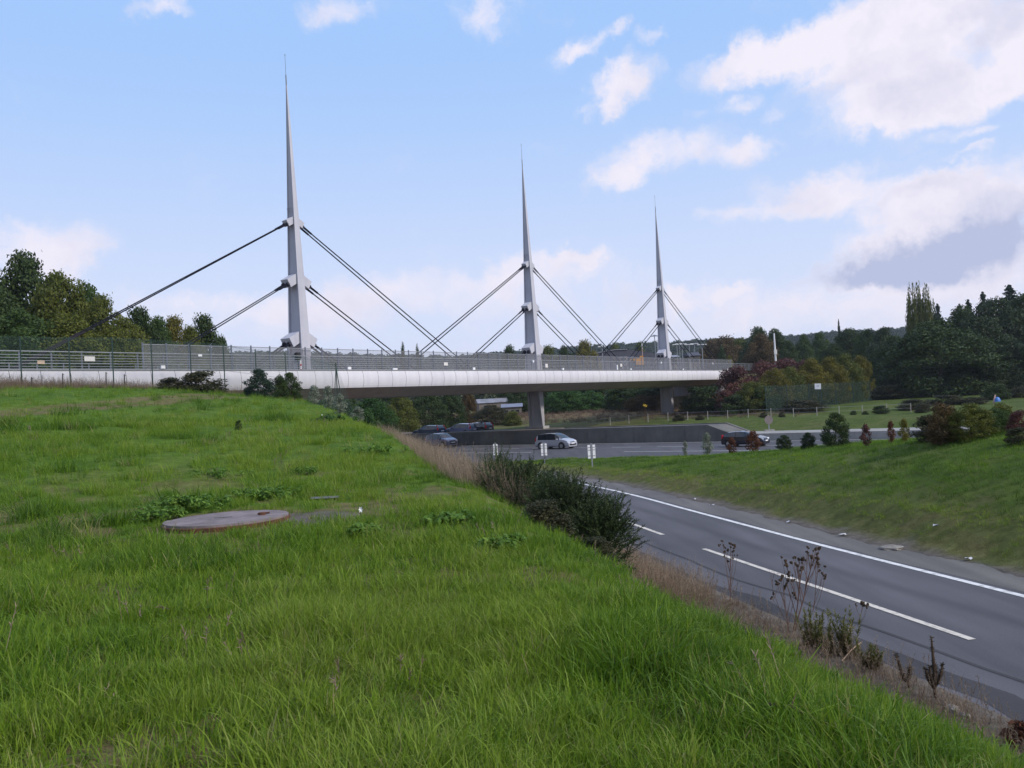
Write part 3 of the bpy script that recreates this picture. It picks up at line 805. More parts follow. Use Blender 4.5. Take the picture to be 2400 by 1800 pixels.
    for sg in (1,-1):
        for wx in (-1.33*L_/4.3, 1.33*L_/4.3):
            wl_ = MB(); y0 = sg*(Wd/2-.17); y1 = sg*(Wd/2+.016)
            wl_.tube([(wx,y0,.315),(wx,y1,.315)], .315, 18)
            wo = wl_.build('wheel', MT['tyre'], root, smooth=False, off=zero)
            rm = MB(); rm.tube([(wx,y1-sg*.01,.315),(wx,y1+sg*.008,.315)], .205, 14)
            for u in range(5):
                t_ = 2*math.pi*u/5
                rm.box((wx+.13*math.cos(t_),y1+sg*.012,.315+.13*math.sin(t_)),(.10,.012,.05),1,mat=Matrix.Rotation(-t_+math.pi/2,3,'Y'))
            rm.build('rim', [MT['rim'], MT['black']], wo, off=zero)
        xh = 1.80*L_/4.3; zh = float(np.interp(xh,xq,zb))-.10
        hl_ = MB(); hl_.box((xh+.12,sg*.60,zh),(.34,.26,.15),rz=-sg*.5); hl_.build('headlight', MT['lamp'], root, off=zero)
        xt = P[0,0]+.10; zt_ = .98
        tl = MB(); tl.box((xt+.06,sg*.72,zt_),(.18,.14,.34),rz=sg*.4)
        if style == 'estate': tl.box((xt+.20,sg*.66,1.28),(.10,.12,.34))
        tl.build('tail_light', MT['red'], root, off=zero)
        mr = MB(); mr.box((.86 if style=='mpv' else .78,sg*(Wd/2+.09),1.0),(.14,.18,.13)); mr.build('mirror', paint, root, off=zero)
    g = MB(); g.box((L_/2-.03,0,.42),(.10,1.05,.16)); g.box((L_/2-.09,0,.66),(.10,.72,.08)); g.build('grille', MT['black'], root, off=zero)
    pl = MB(); pl.box((L_/2+.012,0,.53),(.02,.52,.10)); pl.build('number_plate', MT['white'], root, off=zero)
    pl = MB(); pl.box((-L_/2-.012,0,.72),(.02,.52,.10)); pl.build('number_plate', MT['white'], root, off=zero)
    if roofrack:
        rr = MB()
        for sg in (1,-1): rr.bar((-1.5,sg*.55,1.55),(.1,sg*.55,1.56),.04,.05)
        rr.box((-.9,0,1.60),(.5,.9,.08)); rr.build('roof_rack', MT['black'], root, off=zero)
    return root
RY = math.atan2(-.642, .767)
def onroad(px, py, z=0.0):
    d = ray(px, py); Y = (z-EYE)/d.z
    return Vector((d.x*Y, Y, z))
make_car('car', 'silver people carrier driving right along the motorway below the bridge pier', MT['silver'], 'mpv', onroad(1299,1052)+Vector((.2,.4,.0)), RY, k_=.93)
make_car('car', 'blue grey people carrier passing behind the tan grass beneath the bridge', MT['bluegrey'], 'mpv', onroad(1034,1048)+Vector((0,.4,0)), RY-.12)
make_car('car', 'black hatchback on the motorway half hidden behind a rust red shrub', MT['carblack'], 'hatch', onroad(1749,1046)+Vector((0,.2,0)), RY, k_=.86)
for px, py, pt, lb, rk in ((1005,998,'carnavy','dark blue estate car over the concrete wall, leftmost of three on the far carriageway',False),
                           (1080,1000.5,'bluegrey','low grey car showing only its roof over the concrete wall, between two darker cars',False),
                           (1116,997,'carblack','black estate car with roof bars seen over the concrete wall beside the bridge pier',True)):
    p = at(px, py, 109.0); p.z = .9
    make_car('car', lb, MT[pt], 'estate', p, RY+math.pi+.05, roofrack=rk)

# ------------------------------------------------------------------ signs
def back_sign(px, py, pw, label):
    p = onroad(px, py, .12); p.z = h1(p.x, p.y)
    root = empty('marker_sign', p, label, 'sign', 'white slip road marker signs', R_(8))
    m = MB(); m.box((0,0,.70),(.07,.05,1.60)); m.build('post', MT['rail'], root, off=(0,0,0))
    for sg in (-1,1):
        m = MB(); m.box((sg*(pw/2-.085),-.004,.98),(.17,.012,.84)); m.build('panel', MT['white'], root, off=(0,0,0))
    m = MB(); m.box((0,-.001,.98),(pw*.3,.03,.86)); 
    for z in (.72,1.08,1.24): m.box((0,-.018,z),(pw*.94,.012,.025),1)
    m.build('bracket', [MT['steel_dark'],MT['iron']], root, off=(0,0,0))
    return root
back_sign(1389, 1103, .48, 'white marker sign seen from behind, nearest to the slip road of three')
back_sign(1277, 1090, .42, 'white marker sign seen from behind in front of the silver car')
back_sign(1163, 1084, .34, 'white marker sign seen from behind, leftmost, beyond the tip of the dark bush')

def round_sign():
    p = at(1803, 1012, 80.0); p.z = .6
    c = at(1801, 984, 80.0)
    root = empty('round_sign', p, 'round grey back of a road sign standing on the low concrete barrier', 'sign')
    m = MB(); m.bar(p, Vector((p.x,p.y,c.z+.45)), .10, .06); m.build('post', MT['rail'], root)
    m = MB(); m.tube([Vector((p.x,p.y-.05,c.z)),Vector((p.x,p.y-.08,c.z))], .40, 20); m.build('disc', mat('weathered_sign_back',(.13,.11,.11),.7,(.19,.16,.15),3), root)
    m = MB(); m.box((p.x,p.y,p.z+.06),(.9,.4,.2)); m.build('base', MT['barrier'], root)
round_sign()

def text_mesh(s, size, name, m, parent, M):
    cu = bpy.data.curves.new(name, 'FONT'); cu.body = s; cu.size = size; cu.align_x = 'CENTER'; cu.align_y = 'CENTER'; cu.extrude = .004
    o = bpy.data.objects.new(name, cu); COL.objects.link(o); bpy.context.view_layer.update()
    me = bpy.data.meshes.new_from_object(o); bpy.data.objects.remove(o)
    me.materials.clear(); me.materials.append(m)
    me.transform(M); ob = bpy.data.objects.new(name, me); COL.objects.link(ob); ob.parent = parent; return ob
def board():
    p = at(1919, 940, 118.0); p.z = h1(p.x, p.y)
    c = at(1917, 905.5, 118.0)
    root = empty('number_board', p, 'square white board reading 51 on a thin pole before the green fence', 'sign', None, R_(-14))
    hgt = c.z-p.z
    m = MB(); m.tube([(0,.03,0),(0,.03,hgt+.2)], .03, 6); m.build('pole', MT['greenpost'], root, off=(0,0,0))
    m = MB(); m.box((0,0,hgt),(.82,.03,.78),0,mat=Matrix.Rotation(R_(2),3,'Y')); bo = m.build('board', MT['white'], root, off=(0,0,0))
    text_mesh('51', .30, 'digits', mat('dark_ink',(.05,.05,.12),.6), bo, Matrix.Translation((0,-.022,hgt+.06)) @ Matrix.Rotation(R_(90),4,'X'))
board()
def yellow_sign():
    p = at(1513, 972, 116.0); p.z = h1(p.x,p.y); c = at(1512, 950, 116.0)
    root = empty('yellow_sign', p, 'small tilted yellow sign with black bars on a thin post under the bridge', 'sign')
    m = MB(); m.tube([p, Vector((p.x,p.y,c.z))], .035, 6); m.build('post', MT['rust'], root)
    M = Matrix.Rotation(R_(24),3,'Y')
    m = MB(); m.box(Vector((p.x,p.y-.05,c.z)),(.52,.03,.30),0,mat=M); bo = m.build('board', MT['yellow'], root)
    m = MB()
    for q in (-.15,.12): m.box(Vector((p.x,p.y-.07,c.z))+M@Vector((q,0,.03)),(.10,.012,.22),0,mat=M)
    m.build('bars', MT['black'], bo)
yellow_sign()

# ------------------------------------------------------------------ poles, lamps, buildings far off
def lamp(px, ptop, Y, kind, label, group='street lamps beyond the bridge'):
    t = at(px, ptop, Y); p = Vector((t.x, t.y, h1(t.x, t.y)))
    root = empty('street_lamp', p, label, 'street lamp', group)
    m = MB(); m.tube([p, Vector((t.x,t.y,t.z))], [.14,.08], 7); m.build('pole', MT['rail'], root)
    m = MB()
    if kind == 'double':
        for sg in (-1,1): m.box((t.x+sg*.55,t.y,t.z+.06),(.95,.3,.14))
    elif kind == 'single': m.box((t.x-.35,t.y,t.z+.06),(1.0,.3,.16))
    else:
        k = 14; vs = [(t.x,t.y,t.z+.45)]+[(t.x+.95*math.cos(2*math.pi*u/k),t.y+.95*math.sin(2*math.pi*u/k),t.z+.1) for u in range(k)]
        m.add(vs, [(0,1+u,1+(u+1)%k) for u in range(k)]+[tuple(range(k,0,-1))])
    m.build('lamp_head', MT['white'] if kind != 'cone' else MT['steel_dark'], root)
lamp(1411, 813, 178, 'single', 'grey street lamp with one arm left of the third mast, over the dark warehouse roof')
lamp(1534, 789, 190, 'cone', 'tall street lamp with a conical cap close beside the third mast')
lamp(1540, 799, 205, 'single', 'plain tall lamp column half hidden behind the third mast')
for px, top, Y, lb in ((1586,808,196,'twin headed street lamp, leftmost of the group right of the third mast'),(1592,806,214,'twin headed street lamp just right of another behind the lower stays'),(1598,807,186,'twin headed street lamp crossed by the lower right stay of the third mast'),
                       (1615,808,200,'twin headed street lamp between the lower and upper stays of the third mast'),(1627,806,216,'slim twin headed street lamp farther off between the stays'),(1645,808,182,'street lamp beside the outermost right stay of the third mast')):
    lamp(px, top, Y, 'double', lb)
def mast_pole():
    t = at(1814, 781, 150.0); p = Vector((t.x,t.y,h1(t.x,t.y)))
    root = empty('signal_mast', p, 'slim white pole with a small box, rising above the red hedge right of the bridge', 'pole')
    m = MB(); m.tube([p,t],[.20,.12],8); m.build('pole', MT['white'], root)
    b = at(1818, 825, 150.0); m = MB(); m.box((t.x,t.y-.18,b.z),(.48,.3,.85)); m.build('box', MT['offwhite'], root)
mast_pole()
def striped_pole():
    t = at(1504,800,205.0); p = Vector((t.x,t.y,h1(t.x,t.y)))
    root = empty('striped_pole', p, 'thin red and white pole over the dark warehouse roof', 'pole')
    m = MB(); n = 9
    for i in range(n): m.tube([p.lerp(t,i/n),p.lerp(t,(i+1)/n)], .09, 6, i%2)
    m.build('pole', [MT['white'],MT['pinkish']], root)
striped_pole()

def warehouse():
    Y = 225.0
    pts = [(1285,842),(1340,836),(1395,828),(1440,820),(1470,819),(1530,827),(1600,842)]
    bl = [at(px,py,Y) for px,py in pts]
    root = empty('warehouse', Vector((bl[2].x,Y,3)), 'long warehouse with a low curved dark roof behind the third mast', 'warehouse')
    m = MB(); k = len(bl); dp = Vector((10,60,0)); z0 = 1.5
    vs = bl+[p+dp for p in bl]+[Vector((p.x,p.y,z0)) for p in bl]+[Vector((p.x,p.y,z0))+dp for p in bl]
    m.add(vs, [(i,i+1,k+i+1,k+i) for i in range(k-1)]); m.build('roof', MT['roofdark'], root, smooth=True)
    m = MB(); m.add([v-Vector((0,0,.02)) if i < 2*k else v for i,v in enumerate(vs)], [(2*k+i,2*k+i+1,i+1,i) for i in range(k-1)]+[(0,k,3*k,2*k),(k-1,3*k-1,4*k-1,2*k-1)])
    m.build('wall', MT['roofdark'], root)
    m = MB()
    for i in range(1,4): m.bar(bl[i]+Vector((0,-.1,.02)), bl[i+1]+Vector((0,-.1,.02)), .25, .22)
    m.build('gutter', MT['roofwhite'], root)
warehouse()
def house(name, px, ptop, pbot, wpx, Y, roofm, label, ridge=.45, cat='house'):
    c = at(px, pbot, Y); w = wpx*Y/2000; t = at(px, ptop, Y); zt = t.z; zb = min(c.z, zt-1.0); g = h1(c.x, c.y)
    ze = zt-(zt-zb)*ridge; d = max(w*.6, 5)
    root = empty(name, Vector((c.x,Y,g)), label, cat, None, R_(random.uniform(-12,12)))
    m = MB(); m.box((0,0,(ze-g)/2),(w,d,ze-g+.0)); wo = m.build('wall', MT['housewall'], root, off=(0,0,0))
    m = MB(); hw, hd = w/2+.3, d/2+.3; z0 = ze-g+.003; z1 = zt-g
    m.add([(-hw,-hd,z0),(hw,-hd,z0),(hw,hd,z0),(-hw,hd,z0),(-hw,0,z1),(hw,0,z1)], [(0,1,5,4),(2,3,4,5),(0,4,3),(1,2,5),(0,3,2,1)])
    m.build('roof', roofm, root, off=(0,0,0))
    for q in (-.28,.05,.3):
        m = MB(); m.box((q*w,-d/2-.02,(ze-g)-1.1),(max(w*.10,.6),.06,1.0)); m.build('window', MT['glass'], root, off=(0,0,0))
    return root
house('pavilion', 1580, 832, 845, 12, 200, MT['roofwhite'], 'small flat white roofed kiosk right of the foot of the third mast', .5, 'kiosk')
house('house', 1622, 826, 846, 26, 215, MT['roofdark'], 'dark roofed house between the right stays of the third mast')
house('house', 1153, 934, 952, 68, 205, MT['roofwhite'], 'low house with a shiny pale roof seen under the bridge', .55)
house('shed', 1200, 946, 957, 44, 176, mat('blue_grey_roof',(.14,.15,.21),.6,(.19,.20,.26),1), 'low blue grey shed roof left of the bridge pier', .7, 'shed')
def digger():
    p = at(1498,837,196.0); g = h1(p.x,p.y)
    root = empty('digger', Vector((p.x,p.y,g)), 'orange construction machine in front of the dark warehouse roof', 'digger')
    z = p.z-g
    m = MB(); m.box((0,0,z-1.3),(1.8,1.4,1.0)); m.box((-.4,0,z-.55),(2.0,1.2,.5)); m.build('body', MT['orange'], root, off=(0,0,0))
    m = MB(); m.box((.5,0,z-.2),(.7,1.1,.9)); m.build('cab', MT['orange'], root, off=(0,0,0))
    m = MB(); m.bar((-.9,0,z-.35),(-2.2,0,z-.55),.2,.22); m.build('arm', MT['orange'], root, off=(0,0,0))
    m = MB()
    for sy in (-.8,.8): m.box((0,sy,(z-1.8)/2),(2.2,.5,z-1.8))
    m.build('track', MT['black'], root, off=(0,0,0))
digger()
for px, w, lb in ((1460,20,'white van roof before the warehouse, left of the other van'),(1481,16,'dark grey van roof just left of the orange machine')):
    p = at(px,836,197.0); g = h1(p.x,p.y); z = p.z-g; ww = w*197/2000
    root = empty('van', Vector((p.x,p.y,g)), lb, 'van')
    m = MB(); m.hexa([(-ww/2,-.9,.4),(ww/2,-.9,.4),(ww/2,.9,.4),(-ww/2,.9,.4),(-ww/2*.8,-.8,z),(ww/2*.9,-.8,z),(ww/2*.9,.8,z),(-ww/2*.8,.8,z)]); m.build('body', MT['roofwhite'] if w == 20 else MT['steel_dark'], root, off=(0,0,0))
    m = MB(); m.box((0,-.90,z-.5),(ww*.6,.1,.5)); m.build('side_window', MT['glass'], root, off=(0,0,0))
    for qx in (-.33,.33):
        m = MB(); m.tube([(qx*ww,-.95,.35),(qx*ww,.95,.35)],.35,12); m.build('wheel', MT['tyre'], root, off=(0,0,0))

# ------------------------------------------------------------------ fences
def near_fence():
    pts = []
    for px, pt, pb in ((-60,786,892),(51,788,897),(165,790,897),(267,790,905),(358,795,895),(449,800,893),(527,806,895),(603,818,920),(673,826,925)):
        p = at(px, pb, 1.0); s = p.x            # a line 2.2 m in front of the bridge edge
        b = -2.6
        t = (s*(P0.y+b*DB.y)-(P0.x+b*DB.x))/(DA.x-s*DA.y)
        q = Bp(t, b, 0); z = EYE+ray(px,pt).z*q.y
        pts.append((q, h1(q.x,q.y), z))
    q, g, z = pts[1]
    root = empty('wire_fence', Vector((q.x,q.y,g)), 'dark green wire fence before the left bridge end, ending at a braced post', 'fence')
    for i, (q, g, z) in enumerate(pts):
        m = MB(); m.tube([Vector((q.x,q.y,g-.2)),Vector((q.x,q.y,z))], .035, 6); m.build('fence_post', MT['greenpost'], root)
    # braced end post
    e = Bp(1.2,-2.6,0); ge = h1(e.x,e.y); zt = EYE+ray(740,853).z*e.y
    m = MB(); top = Vector((e.x,e.y,zt)); m.tube([Vector((e.x,e.y,ge-.2)),top], .04, 7)
    m.tube([Vector((e.x,e.y,ge))+DA*-.95+Vector((0,0,-.1)),top-Vector((0,0,.2))], .032, 6); m.tube([Vector((e.x,e.y,ge))+DA*.75-DB*.4+Vector((0,0,-.4)),top-Vector((0,0,.2))], .032, 6)
    m.build('end_post', MT['greenpost'], root)
    m = MB(); al = pts+[(e,ge,zt)]
    for (q,g,z),(q2,g2,z2) in zip(al[:-1],al[1:]):
        m.add([Vector((q.x,q.y,g)),Vector((q2.x,q2.y,g2)),Vector((q2.x,q2.y,z2)),Vector((q.x,q.y,z))],[(0,1,2,3)])
    # torn mesh sagging from the end post
    f = e+DA*3.2+DB*.3; gf = h1(f.x,f.y)
    k = Vector((e.x,e.y,0)).lerp(Vector((f.x,f.y,0)), .5)
    m.add([Vector((e.x,e.y,ge)),Vector((f.x,f.y,gf)),Vector((f.x,f.y,gf+.2)),Vector((k.x,k.y,ge+(zt-ge)*.55)),top],[(0,1,2,3,4)])
    m.build('wire_mesh', MT['wire'], root)
    m = MB()
    for (q,g,z),(q2,g2,z2) in zip(al[:-1],al[1:]):
        for fr in (.5,.97): m.tube([Vector((q.x,q.y,g+(z-g)*fr)),Vector((q2.x,q2.y,g2+(z2-g2)*fr))], .008, 4)
    m.build('tension_wire', MT['greenpost'], root)
near_fence()
STK = (('short rusty stake in the dry grass, leftmost before the white bridge edge',147,875,902),('taller dark stake in the dry grass, near the thin fence post',249,872,905),('short dark stake beside a taller one in the dry grass before the bridge',292,877,905),('small rusty stake standing in the dry grass next to the concrete parapet end',74,884,905))
for lb,px,pt,pb in STK:
    d = ray(px,pb); s = d.x; b = -4.2; t = (s*(P0.y+b*DB.y)-(P0.x+b*DB.x))/(DA.x-s*DA.y); q = Bp(t,b,0); g = h1(q.x,q.y); z = EYE+ray(px,pt).z*q.y
    m = MB(); m.tube([Vector((q.x,q.y,g-.2)),Vector((q.x+.02,q.y,max(z,g+.4)))],[.035,.028],6); m.tube([Vector((q.x,q.y,max(z,g+.4)-.1)),Vector((q.x+.10,q.y,max(z,g+.4)-.06))],.014,5)
    o = m.build('fence_stake', MT['iron'], None, off=(q.x,q.y,g)); o.location = (q.x,q.y,g); tag(o, lb, 'stake', 'old fence stakes')

def parapet_end():
    p = Bp(-23.3,-.9,0); g = h1(p.x,p.y); z = EYE+ray(18,866).z*p.y
    root = empty('parapet_end', Vector((p.x,p.y,g)), 'weathered grey concrete block where the bridge parapet starts at far left', 'parapet')
    m = MB(); c = Vector((p.x,p.y,g))
    ax = math.atan2(DA.y,DA.x)
    m.box(Bp(-26,-.9,(g+z)/2-.3)+Vector((0,0,.0)),(6.0,.45,z-g+.6),rz=ax); m.build('block', MT['barrier'], root)
    m = MB(); m.box(Bp(-22.75,-.9,(g+z)/2-.2),(.5,.7,z-g+.3),rz=ax); m.build('end_pier', MT['pier'], root)
parapet_end()

# white posts of the field fence beyond the motorway
def post_fence():
    root = None; prev = None; wires = MB()
    pl = [(1140,992,978,118),(1182,994,979,118),(1225,996,982,118),(1060,996,984,120),(1020,997,985,122),(985,998,987,124),
          (1430,992,975,118),(1474,991,973,117),(1519,990,971,116),(1566,990,970,115),(1612,988,968,114),(1659,985,966,113),(1706,985,966,112),(1754,983,966,111),(1807,975,961,110),(1860,981,960,109),(1915,978,958,108),(1967,972,956,108),(2022,975,953,108),(2079,972,951,108),(2135,968,950,108)]
    P = []
    for px,pb,pt,Y in pl:
        b = at(px,pb,Y); b.z = h1(b.x,b.y); P.append((b, b.z+1.15))
    P.sort(key=lambda q: q[0].x)
    root = empty('post_and_wire_fence', P[10][0], 'fence of thin white posts and wire across the grass beyond the motorway', 'fence')
    for b,z in P:
        m = MB(); m.tube([b-Vector((0,0,.2)),Vector((b.x+.02,b.y,z))], .048, 6); m.build('fence_post', MT['palepost'], root)
    m = MB()
    for (b,z),(b2,z2) in zip(P[:-1],P[1:]):
        for f in (.45,.9): m.tube([b+Vector((0,0,1.15*f)),b2+Vector((0,0,1.15*f))], .012, 4)
    m.build('wire', MT['rail'], root)
post_fence()
def green_fence():
    P = []
    for px,pb,pt,Y in ((1795,940,905,124),(1845,938,903,126),(1897,936,900,128),(1925,934,899,130),(1960,930,897,133),(2000,926,895,137),(2040,922,893,141)):
        if px > 1750: Y -= 7
        b = at(px,pb,Y); b.z = h1(b.x,b.y); P.append((b, EYE+ray(px,pt).z*Y))
    root = empty('green_mesh_fence', P[3][0], 'tall dark green mesh fence in front of the yellow hedge trees', 'fence')
    m = MB()
    for (b,z),(b2,z2) in zip(P[:-1],P[1:]): m.add([b,b2,Vector((b2.x,b2.y,z2)),Vector((b.x,b.y,z))],[(0,1,2,3)])
    m.build('mesh', MT['greenpanel'], root)
    for b,z in P:
        m = MB(); m.tube([b,Vector((b.x,b.y,z+.1))], .05, 6); m.build('fence_post', MT['greenpost'], root)
green_fence()
def blue_thing():
    c = at(2337,934,112.0); g = h1(c.x,c.y)
    root = empty('blue_tarp_bundle', Vector((c.x,c.y,g)), 'blue plastic bundle beside a slanting pale post in the far right field', 'bundle')
    m = MB(); z = max(c.z-g,.5)
    vs=[];fs=[]
    for i in range(6):
        for k in range(10):
            t=2*math.pi*k/10; r=.42*math.cos(i/5*1.45)*(1+.12*math.sin(3*t+i)); vs.append((r*math.cos(t),r*.8*math.sin(t),z-.4+.62*math.sin(i/5*1.45)))
    for i in range(5):
        for k in range(10): fs.append((i*10+k,i*10+(k+1)%10,(i+1)*10+(k+1)%10,(i+1)*10+k))
    m.add(vs,fs); m.add([(-.5,-.4,z-.4),(.5,-.4,z-.4),(.5,.4,z-.4),(-.5,.4,z-.4)],[(0,1,2,3)]); m.build('sheet', MT['bluefabric'], root, smooth=True, off=(0,0,0))
    m = MB(); m.bar((-.5,0,z-.5),(-.2,0,z+.5),.16,.10); m.bar((-.5,0,0),(-.5,0,z-.4),.1,.1); m.build('post', MT['pinkish'], root, off=(0,0,0))
blue_thing()
# ------------------------------------------------------------------ foliage prototypes (unit height, unit width)
def leaves(C, R, nl, size, seed, up=.25, jit=.9, lens=(.7,1.3), flat=.55, zmin=0.0, wblob=.75, drop=0.0):
    """leaf quads scattered over blobs with centres C (k,3), radii R (k,)"""
    g = np.random.default_rng(seed); k = len(C)
    w = R**2/np.sum(R**2); b = g.choice(k, nl, p=w)
    d = g.normal(size=(nl,3)); d /= np.linalg.norm(d, axis=1)[:,None]
    r = R[b]*(g.random(nl)**.45)
    r = R[b]*np.where(g.random(nl) < .75, .72+.34*g.random(nl), g.random(nl))
    r = r*np.where(g.random(nl) < .07, 1.0+.4*g.random(nl), 1.0)
    p = C[b] + d*r[:,None]*np.array([1,1,wblob])
    nrm = d + g.normal(size=(nl,3))*jit + np.array([0,0,up]); nrm /= np.linalg.norm(nrm, axis=1)[:,None]
    t = np.cross(nrm, g.normal(size=(nl,3))); t /= np.linalg.norm(t, axis=1)[:,None]
    t[:,2] -= drop; u = np.cross(nrm, t)
    s = size*(lens[0]+(lens[1]-lens[0])*g.random(nl))
    a = t*s[:,None]; c = u*(s*flat)[:,None]
    V = np.stack([p-a, p+c, p+a, p-c], 1)
    ok = p[:,2] > zmin; V = V[ok]
    n = len(V); F = np.arange(n*4).reshape(n,4)
    bl = np.clip(.5+.5*(g.random(k)[b][ok]-.5)+.55*(g.random(n)-.5), 0, 1)
    return V.reshape(-1,3), F, np.repeat(bl,4)

def blobs(prof, n, rb, seed, inner=.55):
    """prof: list of (height, radius); blob centres fill that envelope"""
    g = np.random.default_rng(seed); prof = np.array(prof)
    zs = g.uniform(prof[0,0], prof[-1,0], n*4); rad = np.interp(zs, prof[:,0], prof[:,1])
    keep = g.random(n*4) < rad/rad.max()+.12; zs = zs[keep][:n]; rad = rad[keep][:n]
    th = g.uniform(0, 2*math.pi, len(zs)); rr = rad*np.sqrt(g.uniform(inner*inner, 1, len(zs)))
    R = rb*(.6+.8*g.random(len(zs)))
    q = np.maximum(rr-R*.55, 0)
    return np.stack([q*np.cos(th), q*np.sin(th), zs], 1), R

PROTO = {}
def proto(name, prof, nb, rb, nl, size, seed, trunk=.55, trad=.022, **kw):
    C, R = blobs(prof, nb, rb, seed)
    V, F, bl = leaves(C, R, nl, size, seed+1, **kw)
    me = npmesh(name+'_crown', V, F, bl)
    t = MB(); g = random.Random(seed)
    t.tube([(0,0,-.04),(g.uniform(-.01,.01),0,trunk*.5),(g.uniform(-.02,.02),g.uniform(-.02,.02),trunk)], [trad,trad*.75,trad*.35], 7)
    for i in range(9):
        z = trunk*g.uniform(.3,1); j = g.randrange(len(C)); c = Vector(C[j])
        t.tube([(0,0,z*.8),Vector((0,0,z)).lerp(c,.5)+Vector((0,0,.02)),c], [trad*.4,trad*.25,trad*.1], 5)
    tm = bpy.data.meshes.new(name+'_trunk'); tm.from_pydata([tuple(p) for p in t.v], [], t.f); tm.materials.append(MT['bark'])
    PROTO[name] = (me, tm)
proto('oak', [(.12,.26),(.3,.44),(.55,.48),(.8,.36),(.97,.12)], 140, .095, 22000, .0150, 21)
proto('oak_wide', [(.05,.38),(.25,.5),(.5,.47),(.75,.33),(.95,.12)], 150, .095, 24000, .0150, 22)
proto('dome', [(0,.44),(.25,.5),(.5,.47),(.75,.34),(.96,.1)], 150, .095, 24000, .0145, 23)
proto('loose', [(.1,.2),(.35,.42),(.6,.44),(.85,.3),(1,.1)], 70, .10, 9000, .018, 24)
proto('poplar', [(.05,.3),(.4,.44),(.75,.42),(.92,.28),(.97,.15)], 90, .12, 10000, .030, 25, wblob=1.7)
proto('young', [(0,.34),(.3,.48),(.55,.46),(.8,.34),(.98,.10)], 110, .10, 13000, .018, 26, wblob=1.1)
proto('shrub', [(0,.40),(.3,.5),(.6,.42),(.92,.2)], 44, .15, 8000, .025, 27, trunk=.3)
proto('sapling', [(.2,.22),(.45,.42),(.75,.36),(1,.1)], 30, .13, 1300, .040, 28, trunk=.9, trad=.012)
proto('tight', [(0,.44),(.3,.5),(.6,.45),(.82,.32),(.97,.12)], 90, .11, 11000, .021, 29, trunk=.5)
# spruce: whorls of drooping branches
def spruce():
    g = np.random.default_rng(31); V = []; BL = []
    for w in range(38):
        z0 = .06+.92*(w/37)**.9; r = 0
        for k in range(9):
            z = z0+g.uniform(-.02,.02); r = .46*max(1-z,0)**.8*(.55+.65*g.random())+.012; th = g.uniform(0, 2*math.pi); L = r*(.7+.5*g.random()); dr = .25*L
            for q in range(14):
                f = g.random()**.7; c = np.array([L*f*math.cos(th), L*f*math.sin(th), z-dr*f*f+.02*g.normal()*(1-z)])
                c[:2] += g.normal(size=2)*.015
                t = np.array([math.cos(th+g.normal()*.7), math.sin(th+g.normal()*.7), -.35+.3*g.normal()])*(.030*(1-z*.5)); u = np.cross(t, g.normal(size=3)); u = u/np.linalg.norm(u)*.011
                V += [c-t*.4, c+u, c+t, c-u]; BL += [np.clip(.5+.4*g.normal(),0,1)]*4
    F = np.arange(len(V)).reshape(-1,4); me = npmesh('spruce_crown', np.array(V), F, BL)
    t = MB(); t.tube([(0,0,-.03),(0,0,1.0)], [.018,.002], 6); tm = bpy.data.meshes.new('spruce_trunk'); tm.from_pydata([tuple(p) for p in t.v], [], t.f); tm.materials.append(MT['bark'])
    PROTO['spruce'] = (me, tm)
spruce()
LM = {
 'dark': leafmat('dark_leaf', [(.017,.034,.009),(.033,.058,.013),(.058,.086,.018)], .25),
 'deep': leafmat('deep_leaf', [(.014,.028,.010),(.026,.046,.014),(.045,.068,.019)], .25),
 'mid': leafmat('mid_leaf', [(.022,.048,.012),(.042,.080,.016),(.072,.112,.022)], .3),
 'fresh': leafmat('fresh_leaf', [(.022,.062,.012),(.040,.100,.018),(.070,.140,.026)], .3),
 'olive': leafmat('olive_leaf', [(.042,.058,.010),(.088,.108,.015),(.150,.150,.022)], .3),
 'yellow': leafmat('yellow_leaf', [(.060,.064,.010),(.125,.115,.014),(.21,.175,.022)], .35),
 'brown': leafmat('brown_leaf', [(.050,.036,.016),(.088,.058,.020),(.130,.082,.028)], .3),
 'red': leafmat('red_leaf', [(.052,.022,.024),(.100,.038,.034),(.155,.064,.046)], .3),
 'rust': leafmat('rust_leaf', [(.060,.022,.014),(.110,.040,.020),(.165,.070,.028)], .35),
 'conifer': leafmat('conifer_needle', [(.008,.022,.014),(.014,.036,.020),(.026,.052,.026)], .12),
 'poplar': leafmat('poplar_leaf', [(.050,.068,.014),(.085,.105,.020),(.130,.140,.030)], .3),
 'grey': leafmat('grey_leaf', [(.100,.120,.085),(.180,.205,.150),(.29,.31,.25)], .3),
 'bramble': leafmat('bramble_leaf', [(.024,.030,.014),(.045,.048,.020),(.080,.065,.030)], .25),
}
LEAF2 = leafmat('broad_leaf', [(.060,.130,.018),(.110,.210,.028),(.175,.285,.050)], .45); LM['broad'] = LEAF2
def plant(name, kind, lm, px, ptop, wpx, Y, label, cat='tree', group=None, base=None, drop=.0, clampH=None):
    t = at(px, ptop, Y); g = h1(t.x, t.y) if base is None else base
    hgt = t.z-g; w = wpx*Y/FPX
    if hgt < .55: hgt = max(hgt, min(1.5, w*.5))
    root = empty(name, Vector((t.x,t.y,g-drop)), label, cat, group, random.uniform(0, 6.28))
    root.scale = (w, w*random.uniform(.85,1.05), hgt+drop)
    cm, tm = PROTO[kind]
    c = bpy.data.objects.new('crown' if cat == 'tree' else 'foliage', cm); COL.objects.link(c); c.parent = root
    if len(cm.materials) == 0: cm.materials.append(LM[lm])
    c.material_slots[0].link = 'OBJECT'; c.material_slots[0].material = LM[lm]
    k = bpy.data.objects.new('trunk' if cat == 'tree' else 'stem', tm); COL.objects.link(k); k.parent = root
    return root

